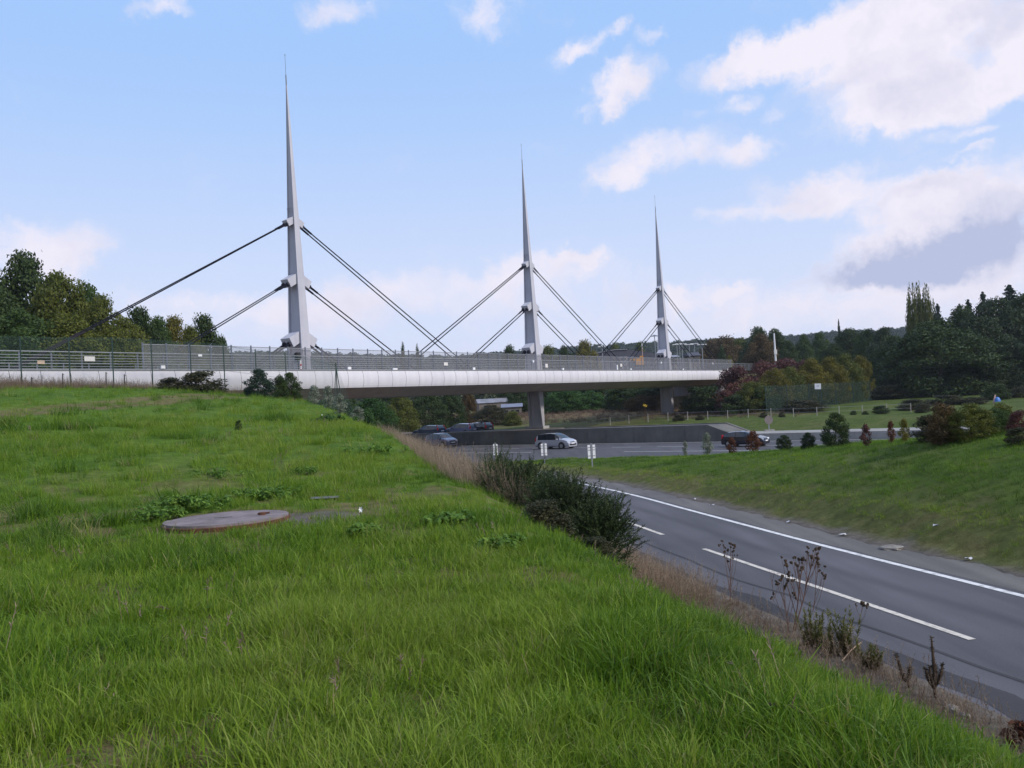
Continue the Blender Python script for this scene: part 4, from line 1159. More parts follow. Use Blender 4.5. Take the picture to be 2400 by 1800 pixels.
# --- trees behind the left end of the bridge
GL = 'trees behind the left end of the bridge'
for a in (('dark','oak_wide',-70,600,270,84,'tall dark green oak cut by the left photo edge'),
          ('dark','oak_wide',52,598,240,80,'tall dark oak topping the left wood, second tree in from the left edge'),
          ('olive','oak',138,640,190,76,'olive tinged tree right of the tall dark oak, lower than it'),
          ('mid','loose',192,660,150,82,'mid green loose tree standing between olive crowns in the left wood'),
          ('olive','oak_wide',238,696,140,74,'olive domed tree where the upper left stay passes behind its edge'),
          ('mid','dome',55,725,250,66,'low green bush like tree at the foot of the left wood'),
          ('olive','dome',160,735,220,68,'low olive thicket tree below the olive domed one'),
          ('dark','oak_wide',-20,680,220,72,'dark leafy tree low at the left photo edge behind the railing'),
          ('olive','dome',285,742,160,72,'yellow olive rounded tree beneath the end of the upper left stay'),
          ('dark','oak_wide',322,722,140,82,'dark rounded tree right of the upper left stay'),
          ('mid','oak_wide',368,746,130,84,'dark green tree between the rounded dark tree and the yellow sapling'),
          ('yellow','oak_wide',409,744,110,86,'yellow green tree left of the small olive one'),
          ('olive','oak_wide',442,766,90,86,'small yellow olive tree, last before the gap left of the round tree'),
          ('dark','oak_wide',474,740,124,92,'detached dark round tree standing alone where the middle left stay ends'),
          ('dark','dome',516,782,96,95,'low dark shrub like tree beside the detached round tree')):
    plant('tree', a[1], a[0], a[2], a[3], a[4], a[5], a[6], 'tree', GL)
# --- beyond the bridge, seen over the deck
GD = 'trees seen over the bridge deck'
for a in (('dark','young',943,808,22,190,'small dark conifer like tree left of the stay crossing'),('dark','young',978,812,18,195,'thin dark tree right of another small one by the stay crossing'),
          ('mid','dome',660,838,80,150,'low green hedge tree behind the foot of the largest mast'),('mid','dome',780,842,110,150,'low mid green tree showing through the screen right of the largest mast'),
          ('mid','dome',890,846,110,150,'rounded low tree behind the screen below the lower right stay'),
          ('dark','oak_wide',1195,812,84,210,'dark rounded tree left of the second mast over the screen'),('olive','dome',1228,818,30,215,'small autumn coloured tree touching the second mast on its left'),
          ('olive','oak_wide',1285,812,80,215,'brownish green tree just right of the second mast'),('deep','loose',1318,808,52,200,'dark spiky cedar right of the second mast'),
          ('deep','dome',1340,826,60,205,'dark low tree below the spiky cedar'),('yellow','oak_wide',1370,800,90,212,'bright yellow green tree between the stays of the second mast'),
          ('olive','oak_wide',1440,806,70,320,'far olive tree behind the warehouse roof, left of the striped pole'),('olive','oak_wide',1500,804,60,320,'far olive tree above the warehouse near the third mast'),
          ('brown','oak_wide',1668,798,130,260,'brown autumn tree behind the lamps right of the third mast'),('brown','oak_wide',1700,790,120,250,'tall brown tree left of the dark green oak beyond the bridge end'),
          ('dark','oak_wide',1690,812,44,225,'dark green tree just past the last stay'),('yellow','dome',1708,832,28,180,'small yellow bush like tree above the railing end'),
          ('olive','oak_wide',1735,796,110,260,'pale olive tree right of the small yellow one')):
    plant('tree', a[1], a[0], a[2], a[3], a[4], a[5], a[6], 'tree', GD)
# --- middle distance right
GM = 'trees beyond the bridge end'
for a in (('brown','oak_wide',1784,784,110,205,'rust brown round tree right of the pale signal pole base'),('dark','oak_wide',1772,770,120,225,'dark oak with gappy crown behind the rust brown tree'),('dark','oak_wide',1812,774,110,220,'dark green oak right behind the slim white pole'),
          ('dark','oak_wide',1846,800,70,190,'dark green broad tree right of the slim white pole'),('mid','oak_wide',1880,786,64,215,'mid green tree in the row behind the yellow hedge trees'),
          ('mid','oak_wide',1920,782,66,220,'green tree below the far hill, left of the lone spruce'),('dark','oak',1990,770,90,205,'dark broad tree right of the lone spruce'),
          ('dark','oak_wide',1950,806,80,180,'dark green tree filling the row behind the yellow hedge'),('mid','oak',2030,772,70,195,'mid green tree left below the poplars'),
          ('deep','oak',2070,768,90,185,'deep green tree below and left of the poplars'),('deep','oak_wide',2045,810,120,165,'deep green wide tree at the left flank of the big dark wood')):
    plant('tree', a[1], a[0], a[2], a[3], a[4], a[5], a[6], 'tree', GM)
plant('spruce', 'spruce', 'conifer', 1965, 748, 26, 225, 'lone dark spruce with thin tip before the far hill', 'tree', 'spruces')
# --- poplars and the big dark wood at right
for px, top, w, lb in ((2134,697,22,'pale poplar, leftmost of the trio above the dark wood'),(2152,695,18,'slim pale poplar in the middle of the trio'),(2168,699,22,'pale poplar, rightmost of the trio'),(2182,728,18,'short yellowish poplar beside the trio')):
    plant('poplar', 'poplar', 'poplar', px, top, w*1.75, 190, lb, 'tree', 'poplars')
for px, top, w, Y, lb in ((2197,712,30,175,'short dark spruce right of the poplars'),(2248,712,26,180,'small spruce tip between larger ones in the right wood'),(2268,702,40,172,'broad spruce, middle of the right skyline'),(2303,684,36,170,'slender tall spruce, second highest on the right skyline'),(2364,668,66,165,'largest spruce near the right photo edge')):
    plant('spruce', 'spruce', 'conifer', px, top, w*2.7, Y, lb, 'tree', 'spruces')
GW = 'big dark wood at right'
for a in (('dark','dome',2195,748,270,140,'huge dark domed tree dominating the right wood'),('deep','oak',2330,700,180,158,'dark tall tree under the spruces at right'),('dark','oak',2395,690,130,160,'dark tree at the right photo edge behind the largest spruce'),
          ('deep','oak_wide',2290,745,190,150,'deep green tree between the huge dome and the right edge'),('dark','oak_wide',2250,722,160,168,'dark tree filling the skyline under the middle spruces'),
          ('deep','dome',2350,790,190,142,'dark lower tree at right in front of the spruces'),('dark','oak_wide',2090,790,130,150,'dark tree left of the huge domed one'),('deep','dome',2120,835,150,143,'low dark tree at the left foot of the huge dome'),
          ('deep','dome',2270,830,170,139,'low dark tree at the right foot of the huge dome'),('deep','oak_wide',2440,760,180,150,'dark tree cut by the right photo edge'),
          ('deep','oak_wide',2195,800,210,152,'shadowy tree standing behind the huge dome')):
    plant('tree', a[1], a[0], a[2], a[3], a[4], a[5], a[6], 'tree', GW)
for a in (('bramble','shrub',2300,862,120,148,'brownish scrub at the right foot of the dark wood'),('bramble','shrub',2080,900,110,139,'low scrub below the left foot of the dark wood'),
          ('dark','shrub',2335,898,70,120,'round dark bush above the blue bundle in the right field'),('bramble','shrub',2215,925,110,117,'long brown scrub on the field left of the blue bundle'),('bramble','shrub',2280,930,80,115,'low brown scrub just left of the blue bundle'),('bramble','shrub',2140,935,90,112,'brown scrub on the field above the post fence end'),('bramble','shrub',1880,936,120,118,'low brown scrub before the green fence and number board'),('bramble','shrub',2390,905,60,122,'dark scrub on the field at the right photo edge')):
    plant('bush', a[1], a[0], a[2], a[3], a[4], a[5], a[6], 'bush', 'scrub by the right wood')
# --- hedge of young trees at the far end of the bridge
GH = 'young hedge trees at the far bridge end'
for a in (('red','shrub',1722,856,110,126,'dark red shrub touching the far end of the bridge'),('red','shrub',1785,844,110,130,'dark red shrub behind the yellow trees, right of the bridge end'),('red','shrub',1836,838,100,136,'dark red shrub, second from right behind the hedge'),('red','shrub',1880,843,62,140,'dark red shrub, farthest right behind the yellow trees'),
          ('olive','young',1765,896,100,122,'olive green young tree, nearest to the bridge end'),('yellow','young',1812,866,96,124,'pointed yellow green young tree in front of the red shrubs'),('olive','young',1850,862,84,126,'narrow olive young tree, third from the bridge end'),
          ('yellow','oak_wide',1898,842,110,128,'broad yellow green young tree left of the number board'),('yellow','oak_wide',1945,838,92,131,'tall yellow green young tree right of the number board'),('olive','oak_wide',1982,832,90,134,'tallest olive young tree of the hedge'),('yellow','oak',2014,834,66,137,'slim yellow young tree at the right end of the hedge'),
          ('red','shrub',1700,912,70,123,'brownish red low shrub below the bridge end'),('dark','shrub',1660,902,100,126,'dark shrub in the shade under the bridge end'),('dark','shrub',1632,904,90,128,'dark broad shrub right of the last pier'),('mid','shrub',1790,902,90,122,'green low shrub under the yellow trees'),('dark','shrub',1720,925,90,121,'dark low shrub under the red one at the bridge end')):
    plant('shrub' if a[1] == 'shrub' else 'young_tree', a[1], a[0], a[2], a[3], a[4], a[5], a[6], 'shrub' if a[1] == 'shrub' else 'tree', GH)
# --- seen below the deck
GU = 'trees seen under the bridge'
for a in (('fresh','dome',872,928,140,112,'bright green rounded tree under the bridge, nearest to the grass slope'),('olive','oak_wide',938,920,90,128,'olive yellow tree under the bridge right of the green round one'),('dark','dome',1000,915,110,138,'dark tree under the bridge left of the pale roofed house'),
          ('dark','oak_wide',1055,918,90,146,'dark bushy tree under the bridge touching the pale roofed house'),('brown','oak_wide',1096,912,50,152,'brownish tree under the bridge beside the house roof'),('bramble','dome',1150,948,100,142,'thorny low bush in front of the pale roofed house'),('olive','shrub',1200,962,50,136,'small yellow bush before the blue grey shed'),
          ('dark','oak_wide',1215,905,70,190,'dark tree behind the blue grey shed'),('fresh','dome',1320,905,130,160,'leafy green tree right of the near pier'),('fresh','dome',1385,915,90,162,'green tree with round crown between the two piers'),('dark','dome',1460,905,110,148,'dark tree left of the yellow sign'),
          ('dark','dome',1530,905,110,146,'dark tree right behind the yellow sign'),('brown','dome',1500,925,90,142,'brown undergrowth tree behind the yellow sign'),('dark','dome',800,918,110,120,'dark tree in the shade at the left end of the deck'),
          ('dark','oak_wide',1425,893,130,170,'dark tall tree behind the round green one between the piers'),('mid','oak_wide',1490,893,120,172,'mid green tree beyond the brown undergrowth between the piers'),('deep','oak_wide',1350,892,120,176,'deep green tree filling the gap right of the near pier'),('dark','oak_wide',1570,893,120,168,'dark tree behind the far pier')):
    plant('tree', a[1], a[0], a[2], a[3], a[4], a[5], a[6], 'tree', GU)
# --- shrubs along the post fence
for a in (('bramble','shrub',1790,966,22,109,'small round bare shrub behind the round sign'),('bramble','shrub',1832,966,18,109,'small bare shrub right of the round sign'),('bramble','shrub',1590,972,36,114,'low sprawling shrub by the posts left of the black car'),
          ('dark','shrub',2000,962,18,107,'tiny dark shrub at the foot of a white post, left of the wide one'),('dark','shrub',2028,968,18,106,'tiny dark shrub beside the wide shrub on the post fence'),('dark','shrub',2064,950,44,106,'wide dark shrub on the post fence'),('bramble','shrub',2160,958,46,104,'brown shrub at the right end of the post fence'),('bramble','shrub',1640,976,24,113,'wispy brown shrub between white posts near the sloped wall')):
    plant('shrub', a[1], a[0], a[2], a[3], a[4], a[5], a[6], 'shrub', 'shrubs along the white post fence')
# --- shrubs on the island mound
GI = 'shrubs on the grassy island'
for a in (('brown','shrub',2205,942,96,31,'red brown leafy shrub, left of the big pair on the grassy mound'),('bramble','shrub',2186,968,110,32.5,'dark brown shrub low at the left of the big pair'),('olive','dome',2272,944,124,30.5,'big yellow green bush on the grassy mound'),('mid','dome',2328,956,110,31.5,'green bush right behind the big yellow green one'),('olive','shrub',2345,944,84,33,'olive shrub before the right edge of the mound'),
          ('red','shrub',2385,960,60,30,'dark red shrub at the right photo edge on the mound'),('bramble','shrub',2385,1000,70,27.5,'dark low shrub at the right photo edge below the red one'),
          ('dark','tight',1955,968,68,42,'dense dark green conical shrub, largest of three on the mound crest'),('deep','tight',1893,1014,42,43,'small dark dense shrub in the middle of the crest row'),('deep','tight',1836,1020,42,45,'small dark dense shrub right of the black car'),
          ('grey','sapling',1656,1018,44,56,'thin pale green sapling left of the black car'),('rust','sapling',1764,1014,60,49,'rust red shrub in front of the black car'),('rust','sapling',1714,1028,34,50,'low red brown sapling at the rear wheel of the black car'),
          ('red','sapling',2028,998,36,36.5,'thin crimson sapling on the mound crest, leftmost of three'),('rust','sapling',2087,990,28,36,'thin rust red sapling in the middle of three on the crest'),('yellow','sapling',2118,986,42,35,'thin orange yellow sapling next to the rust shrub'),
          ('grey','sapling',1605,1036,18,60,'tiny wispy weed at the motorway edge')):
    plant('sapling' if a[1] == 'sapling' else 'shrub', a[1], a[0], a[2], a[3], a[4], a[5], a[6], 'shrub', GI, drop=.05)
# --- bushes in front of the bridge on the left
GB = 'bushes before the left end of the bridge'
for a in (('bramble','shrub',468,868,130,51,'wide brown green bramble thicket before the white bridge edge'),('bramble','shrub',400,884,90,50,'low bramble at the left of the wide thicket'),('conifer','tight',603,866,84,53,'dark conifer shaped bush with pale tips, left of a rounder one'),('dark','shrub',655,878,44,55,'thin dark bush between the conifer shaped and the round one'),('dark','tight',678,874,64,56,'rounded dark bush next to the braced fence post')):
    plant('bush', a[1], a[0], a[2], a[3], a[4], a[5], a[6], 'bush', GB, drop=.1)
GG = 'pale weeds along the crest'
for px,pb,top,w,lm,lb in ((735,946,906,44,'grey','grey green weed at the crest below the braced post'),(768,958,908,44,'grey','tall grey green weed cluster on the crest, second from the braced post'),(795,972,926,48,'grey','bushy grey green weed on the crest under the deck edge'),(800,962,922,14,'rust','slim orange weed standing on the crest under the deck'),(838,990,956,44,'grey','low pale weed on the crest before the green tree'),(850,984,958,24,'yellow','orange yellow weed leaning over the crest'),
                      (559,1008,984,20,'dark','small dark bushy weed alone in the meadow')):
    g = ground(px, pb); t = EYE+ray(px,top).z*g.y
    plant('weed', 'sapling' if lm in ('grey','yellow') else 'shrub', lm, px, top, w, g.y, lb, 'weed', GG if lm in ('grey',) else None, drop=.05)

# --- leafy plants round the manhole
def leafy(px, pb, w, hgt, n, seed, label, lm='fresh', size=.04):
    g = ground(px, pb); gen = np.random.default_rng(seed)
    C = np.stack([gen.normal(0,w*.3,n), gen.normal(0,w*.22,n), gen.uniform(.05,hgt,n)],1); R = np.full(n, .09)
    V,F,bl = leaves(C,R,n*34,size,seed,up=1.0,jit=.5,flat=.5)
    o = link('leafy_weed', npmesh('leafy_weed',V,F,bl), LM[lm]); o.location = g; tag(o, label, 'weed', 'leafy weeds round the manhole'); return o
leafy(440,1198,1.1,.22,40,41,'bright leafy weed clump behind the concrete manhole','broad'); leafy(370,1222,.9,.2,26,42,'low leafy weed at the left end of the manhole','broad'); leafy(640,1168,1.0,.16,26,43,'leafy weed patch behind the right end of the manhole','broad')
leafy(850,1258,.4,.12,10,44,'pale leafed plant right of the manhole','broad',.05); leafy(1180,1280,.8,.08,13,45,'leafy plants along the slope edge below the dark bush','broad',.055); leafy(1060,1225,.8,.08,12,46,'leafy plants on the crest left of the dark bush','broad',.055)

leafy(524,1120,1.0,.15,16,47,'feathery low weed patch in the middle of the meadow','broad',.03); leafy(706,1112,.7,.13,11,48,'small feathery weed clump right of the middle of the meadow','broad',.03); leafy(868,1062,1.2,.14,16,49,'low leafy weed patch near the crest above the tan reeds','broad',.045); leafy(775,992,1.8,.25,22,50,'low weed clump on the near side of the crest under the deck','fresh',.06)
# ------------------------------------------------------------------ dark gorse and broom on the slope
GORSE = leafmat('gorse_spine', [(.015,.026,.010),(.030,.048,.014),(.060,.080,.024)], .12)
BROOM = leafmat('broom_shoot', [(.020,.040,.012),(.040,.068,.016),(.075,.100,.024)], .2)
def gorse(px, Y, w, d, hgt, zoff, nshoot, seed, m, label, upright=.4, L=.27):
    p = at(px, 1180, Y); g0 = h1(p.x, p.y)
    gen = np.random.default_rng(seed); Vs = []; B = []
    k = 60
    cz = gen.uniform(.12,.86,k); rad = np.sqrt(np.clip(1-(cz-.15)**2/.75,0.05,1)); th = gen.uniform(0,2*np.pi,k); rr = rad*np.sqrt(gen.uniform(.15,1,k))
    C = np.stack([rr*np.cos(th)*w/2*.85, rr*np.sin(th)*d/2*.85, cz*hgt*.9],1)
    for s in range(nshoot):
        c = C[gen.integers(k)]+gen.normal(size=3)*.13
        out = np.array([c[0]/(w/2), c[1]/(d/2), (c[2]/hgt-.1)*1.0]); out = out/(np.linalg.norm(out)+.2)
        dr = out+gen.normal(size=3)*.38+np.array([0,0,upright]); dr /= np.linalg.norm(dr)
        ln = L*(.6+.8*gen.random()); b0 = np.clip(.45+.25*gen.normal(),0,1)
        side = np.cross(dr, gen.normal(size=3)); side /= np.linalg.norm(side)
        a = c-dr*ln*.3; e = c+dr*ln
        Vs += [a-side*.008, a+side*.008, e+side*.002, e-side*.002]; B += [b0]*4
        for q in range(22):
            f = q/22; q0 = a+(e-a)*(.15+.85*f)
            nd = gen.normal(size=3); nd -= dr*nd.dot(dr); nd /= np.linalg.norm(nd); nd = nd*.85+dr*.65
            ll = .062*(1.1-.6*f)*(.7+.6*gen.random()); ww = np.cross(nd, gen.normal(size=3)); ww = ww/np.linalg.norm(ww)*.007
            Vs += [q0-ww, q0+ww, q0+nd*ll+ww*.2, q0+nd*ll-ww*.2]; B += [np.clip(b0+.2*gen.normal(),0,1)]*4
    V = np.array(Vs); V = V[:]
    me = npmesh('gorse', V, np.arange(len(V)).reshape(-1,4), B)
    root = empty('gorse_bush', Vector((p.x,p.y,g0+zoff)), label, 'bush', 'dark bushes on the slope by the slip road')
    o = link('foliage', me, m, root)
    st = MB(); rg = random.Random(seed)
    for i in range(14):
        c = Vector(C[rg.randrange(k)]); st.tube([(rg.uniform(-.15,.15),rg.uniform(-.15,.15),-.35),c*.5+Vector((0,0,.05)),c],[.025,.018,.008],5)
    st.build('stem', MT['bark'], root, off=(0,0,0))
gorse(1220, 17.8, 1.75, 2.0, 1.15, -.1, 1250, 51, GORSE, 'broad dark gorse bush on the slope, middle of the dark clump')
gorse(1320, 16.0, 1.65, 1.8, 1.22, -.1, 1350, 52, GORSE, 'dark spiny gorse bush above the slip road, between two neighbours')
gorse(1402, 15.0, .95, 1.3, 1.05, -.05, 800, 53, GORSE, 'spiny gorse bush reaching farthest right over the slip road')
gorse(1163, 18.5, .80, 1.0, .88, -.1, 460, 54, BROOM, 'yellow green broom bush at the left end of the dark clump', .9, .42)
gorse(1290, 17.0, .8, 1.0, 1.12, -.1, 380, 55, BROOM, 'upright green broom rising in the middle of the dark clump', .9, .42)

plant('bush','shrub','bramble',1275,1212,150,13.6,'leafy brown bramble at the near foot of the dark gorse','bush','dark bushes on the slope by the slip road',drop=.1)
plant('bush','shrub','bramble',1395,1255,110,12.6,'low dry bramble at the lower right foot of the gorse','bush','dark bushes on the slope by the slip road',drop=.1)
# ------------------------------------------------------------------ dead stalks by the slip road
def stalk(px, pb, ptop, lean, nbr, seed, label, heads=True, thick=.007, group='dead weed stalks by the slip road', spread=.35):
    g = ground(px, pb); z = EYE+ray(px,ptop).z*g.y; hgt = max(z-g.z, .3); rg = random.Random(seed)
    root = empty('dead_weed', g, label, 'dead weed', group)
    m = MB(); tips = []
    main = [Vector((0,0,-.05))]
    for i in range(1,6): main.append(Vector((lean*hgt*i/5+rg.uniform(-.012,.012), rg.uniform(-.03,.03), hgt*i/5)))
    m.tube(main, [thick*1.3,thick*1.2,thick,thick*.85,thick*.6,thick*.4], 5); tips.append(main[-1])
    for b in range(nbr):
        f = rg.uniform(.15,.85); i = min(int(f*5),4); p = main[i].lerp(main[i+1], f*5-i)
        az = rg.uniform(0,6.28); L = hgt*(1-f)*rg.uniform(.5,1.0)+.08
        d = Vector((math.cos(az)*spread+lean*.5, math.sin(az)*spread, 1)).normalized()
        q = p+d*L*.5+Vector((math.cos(az),math.sin(az),0))*.02; e = q+(d+Vector((0,0,.3))).normalized()*L*.5
        m.tube([p,q,e],[thick*.7,thick*.5,thick*.3],4); tips.append(e)
        if rg.random() < .6:
            e2 = q+(d+Vector((rg.uniform(-.5,.5),rg.uniform(-.5,.5),0))).normalized()*L*.4; m.tube([q,e2],[thick*.45,thick*.25],4); tips.append(e2)
    if heads:
        hb = m
        for e in tips:
            r = rg.uniform(.010,.024)
            for k in range(4):
                c = e+Vector((rg.uniform(-1,1),rg.uniform(-1,1),rg.uniform(-1,1)))*r
                hb.box(c,(r*1.3,r*1.3,r*1.6),1,rz=rg.uniform(0,1.5))
    m.build('stem', [MT['deadstem'],MT['deadhead']], root, off=(0,0,0))
    return root
stalk(1712,1438,1275,.06,9,61,'single dead stalk with a dense brown head before the yellowish lane dash',spread=.22)
stalk(1858,1482,1310,.22,10,62,'tall many branched dead weed leaning right, in front of the lane dash',thick=.010)
stalk(1862,1480,1290,.34,11,63,'tallest dead weed of the leaning bunch by the slip road',thick=.010)
stalk(1850,1486,1350,-.06,8,64,'dead weed leaning left in the bunch by the slip road',thick=.008)
stalk(1815,1440,1330,.0,5,65,'thin dark dead stem left of the leaning bunch',False,.005)
stalk(2005,1500,1420,.3,5,66,'thin dead stem with small dark heads right of the yellow green weeds',True,.005)
stalk(1905,1470,1300,.12,8,67,'slender dead weed in the right half of the leaning bunch',thick=.007)
def feathery(px, pb, ptop, w, seed, lm, label):
    g = ground(px,pb); z = EYE+ray(px,ptop).z*g.y; hgt = max(z-g.z,.3); gen = np.random.default_rng(seed); V=[];B=[]
    for s in range(9):
        bx = gen.normal(0,w*.28,2); top = np.array([bx[0]*1.3+.05*gen.normal(), bx[1]*1.3, hgt*(.6+.4*gen.random())]); b = np.array([bx[0]*.5,bx[1]*.5,0])
        for q in range(130):
            f = gen.random(); c = b+(top-b)*f; d = gen.normal(size=3); d[2] = abs(d[2])*.8+.5; d /= np.linalg.norm(d); L = .10*(1.15-f)*(.5+gen.random())+.015
            u = np.cross(d,gen.normal(size=3)); u = u/np.linalg.norm(u)*.006
            V += [c-u,c+u,c+d*L+u*.4,c+d*L-u*.4]; B += [np.clip(.2+.7*f+.15*gen.normal(),0,1)]*4
    o = link('feathery_weed', npmesh('feathery_weed',np.array(V),np.arange(len(V)).reshape(-1,4),B), LM[lm]); o.location = g
    return tag(o,label,'weed','feathery weeds by the slip road')
LM['feather'] = leafmat('feathery_leaf', [(.060,.030,.018),(.085,.070,.018),(.120,.125,.028),(.160,.165,.05)], .3)
feathery(1905,1520,1405,.45,71,'feather','brownish yellow feathery weed under the dead stalk bunch'); feathery(1950,1540,1425,.5,72,'feather','yellow green feathery weed with a pointed top, between two others'); feathery(1995,1545,1430,.42,73,'feather','tall yellow green feathery weed nearest to the asphalt'); feathery(2035,1570,1500,.4,74,'feather','low red brown feathery weed by the pale fallen twig')
def spikeplant(px, pb, ptop, specs, seed, label):
    g = ground(px,pb); z = EYE+ray(px,ptop).z*g.y; hgt = z-g.z; rg = random.Random(seed); gen = np.random.default_rng(seed)
    root = empty('mullein', g, label, 'dead weed', 'dark candle shaped dead weeds')
    m = MB(); V=[];B=[]
    m.tube([(0,0,-.05),(0,0,hgt*.2)],.02,6)
    for dx, hh, cur in specs:
        pts = [Vector((0,0,hgt*.12)), Vector((dx*.7,rg.uniform(-.03,.03),hgt*.25)), Vector((dx,0,hgt*(.25+.4*(hh-.25)))), Vector((dx*cur,0,hgt*hh))]
        m.tube(pts,[.014,.022,.024,.010],7)
        for q in range(260):
            f = gen.random()*2.999; i = int(f); c = np.array(pts[i].lerp(pts[i+1], f-i)); 
            if c[2] < hgt*.2: continue
            d = gen.normal(size=3); d[2] = abs(d[2])*.6; d /= np.linalg.norm(d); u = np.cross(d,gen.normal(size=3)); u = u/np.linalg.norm(u)*.006
            V += [c-u,c+u,c+d*.042+u*.3,c+d*.042-u*.3]; B += [gen.random()]*4
    m.build('stem', MT['deadhead'], root, smooth=True, off=(0,0,0))
    link('seed_spike', npmesh('seed_spike',np.array(V),np.arange(len(V)).reshape(-1,4),B), LM['spike'], root)
LM['spike'] = leafmat('seed_spike', [(.018,.018,.012),(.030,.028,.018),(.060,.050,.032)], .1)
spikeplant(2192,1636,1492,[(.01,1.0,.2),(-.085,.50,1.3),(-.05,.52,.9),(.10,.55,1.35),(.03,.55,1.2)],75,'dark candelabra shaped dead weed standing at the asphalt edge')
spikeplant(2130,1612,1530,[(-.10,1.0,1.6),(.02,.6,1.5)],76,'dark leaning spike weed left of the candelabra shaped one')
# fallen pale twigs, stone, brown clump
for px,pb,dx,dy,dz,lb in ((1975,1570,.42,.25,.18,'pale bare twig lying across the feathery weeds'),(1985,1520,.22,.3,.22,'short pale twig sticking up beside the pointed feathery weed'),(1800,1700,.22,-.2,-.05,'thin dark twig lying in the foreground grass')):
    g = ground(px,pb); m = MB(); m.tube([(0,0,.12),(dx*.5,dy*.5,.16+dz*.5),(dx,dy,.14+dz)],[.010,.009,.005],5); m.tube([(dx*.5,dy*.5,.16+dz*.5),(dx*.7,dy*.4,.24+dz*.6)],[.006,.003],4)
    o = m.build('twig', MT['straw'] if 'pale' in lb else MT['deadstem'], None, off=(0,0,0)); o.location = g; tag(o, lb, 'twig')
def rocky(name, px, pb, r, label, m, cat, sq=.55):
    g = ground(px,pb); gen = np.random.default_rng(int(px)); mb = MB(); n1,n2 = 7,12; vs=[];fs=[]
    for i in range(n1):
        for k in range(n2):
            t = math.pi*i/(n1-1); a = 2*math.pi*k/n2; rr = r*(.8+.35*gen.random()); vs.append((rr*math.sin(t)*math.cos(a),rr*math.sin(t)*math.sin(a),rr*sq*math.cos(t)+r*sq*.5))
    for i in range(n1-1):
        for k in range(n2): fs.append((i*n2+k,(i+1)*n2+k,(i+1)*n2+(k+1)%n2,i*n2+(k+1)%n2))
    mb.add(vs,fs); o = mb.build(name, m, None, off=(0,0,0)); o.location = g; return tag(o,label,cat)
rocky('stone',2232,1668,.10,'pale stone at the foot of the candelabra shaped weed, left of another',MT['rock'],'stone'); rocky('stone',2262,1684,.08,'smaller pale stone beside the asphalt, right of another',MT['rock'],'stone')
rocky('stone',2090,1288,.32,'flat grey rock half buried in the verge, right side of the slip road',MT['rock'],'stone',.22); rocky('stone',2300,1340,.36,'low grey rock in the verge near the right photo edge',MT['rock'],'stone',.16)
def leafclump():
    g = ground(2392,1748); gen = np.random.default_rng(81); C = gen.normal(0,.09,(14,3)); C[:,2] = np.abs(C[:,2])+.08
    V,F,bl = leaves(C,np.full(14,.07),420,.05,82,up=.3,jit=.9,flat=.5); o = link('dead_leaf_clump',npmesh('dead_leaf_clump',V,F,bl),LM['rust']); o.location = g; tag(o,'rusty brown clump of dead leaves at the lower right photo edge','dead leaves')
leafclump()
for px,pb,s,lb in ((1628,1172,.16,'white litter scrap on the verge, nearest to the dark bush'),(1668,1187,.18,'white crumpled litter on the verge, second from the dark bush'),(1848,1226,.16,'white torn litter beside the grass edge, third along the verge'),(1975,1257,.20,'white crumpled bag on the verge behind the dead stalk bunch'),(2270,1314,.16,'white litter scrap by the low rock, farthest right along the verge'),(2192,1236,.12,'small white scrap lying up on the grass of the mound')):
    g = ground(px,pb); rg = random.Random(px); m = MB(); n=9; vs=[(0,0,.07)]+[(s*.65*rg.uniform(.5,1.2)*math.cos(6.28*k/n),s*.65*rg.uniform(.5,1.2)*.7*math.sin(6.28*k/n),.02+rg.uniform(0,.07)) for k in range(n)]
    m.add(vs,[(0,1+k,1+(k+1)%n) for k in range(n)]); o = m.build('litter', MT['paper'], None, off=(0,0,0)); o.location = g; tag(o,lb,'litter','litter along the verge')

# ------------------------------------------------------------------ manhole, slab, flower
def manhole():
    g = Vector((MH[0],MH[1],h1(*MH)-.19)); z = g.z
    root = empty('manhole_cover', Vector((MH[0],MH[1],z)), 'round grey concrete manhole cover with a rusty rim in the meadow', 'manhole cover')
    n = 56; r = .93
    m = MB(); ring = lambda rr, zz: [(rr*math.cos(2*math.pi*k/n),rr*math.sin(2*math.pi*k/n),zz) for k in range(n)]
    for half, (a0,a1) in enumerate(((0,n//2),(n//2,n))):
        pts = [(.90*math.cos(2*math.pi*k/n), .90*math.sin(2*math.pi*k/n)) for k in range(a0,a1+1)]
        off = .008 if half == 0 else -.008
        k = len(pts); vs = [(x,y+off,.235+.012*half) for x,y in pts]+[(x,y+off,.12) for x,y in pts]
        m.add(vs, [tuple(range(k))]+[(i,k+i,k+i+1,i+1) for i in range(k-1)]+[(k-1,2*k-1,k,0)])
    m.build('lid', MT['slab'], root, off=(0,0,0))
    m = MB(); a,b,c,d = ring(r,-.2),ring(r,.205),ring(.905,.215),ring(.905,.0)
    m.add(a+b+c+d, [(q*n+k,q*n+(k+1)%n,(q+1)*n+(k+1)%n,(q+1)*n+k) for q in range(3) for k in range(n)]); m.build('rim', MT['rust'], root, off=(0,0,0))
    m = MB(); m.tube([(.52,.05,.24),(.52,.05,.285)],.05,9); m.tube([(.45,.05,.265),(.62,.10,.27)],.015,5); m.build('lifting_knob', MT['rust'], root, off=(0,0,0))
    m = MB(); m.box((-.05,-.02,.246),(.26,.03,.012),rz=.1); m.build('slot', MT['gap'], root, off=(0,0,0))
manhole()
g = ground(762,1171); m = MB(); m.box((0,0,.03),(.5,.22,.035),mat=Matrix.Rotation(R_(-8),3,'X')@Matrix.Rotation(R_(12),3,'Z')); 
o = m.build('slate_slab', MT['steel_dark'], None, off=(0,0,0)); o.location = g; tag(o,'small dark grey slab lying in the grass behind the manhole','slab')
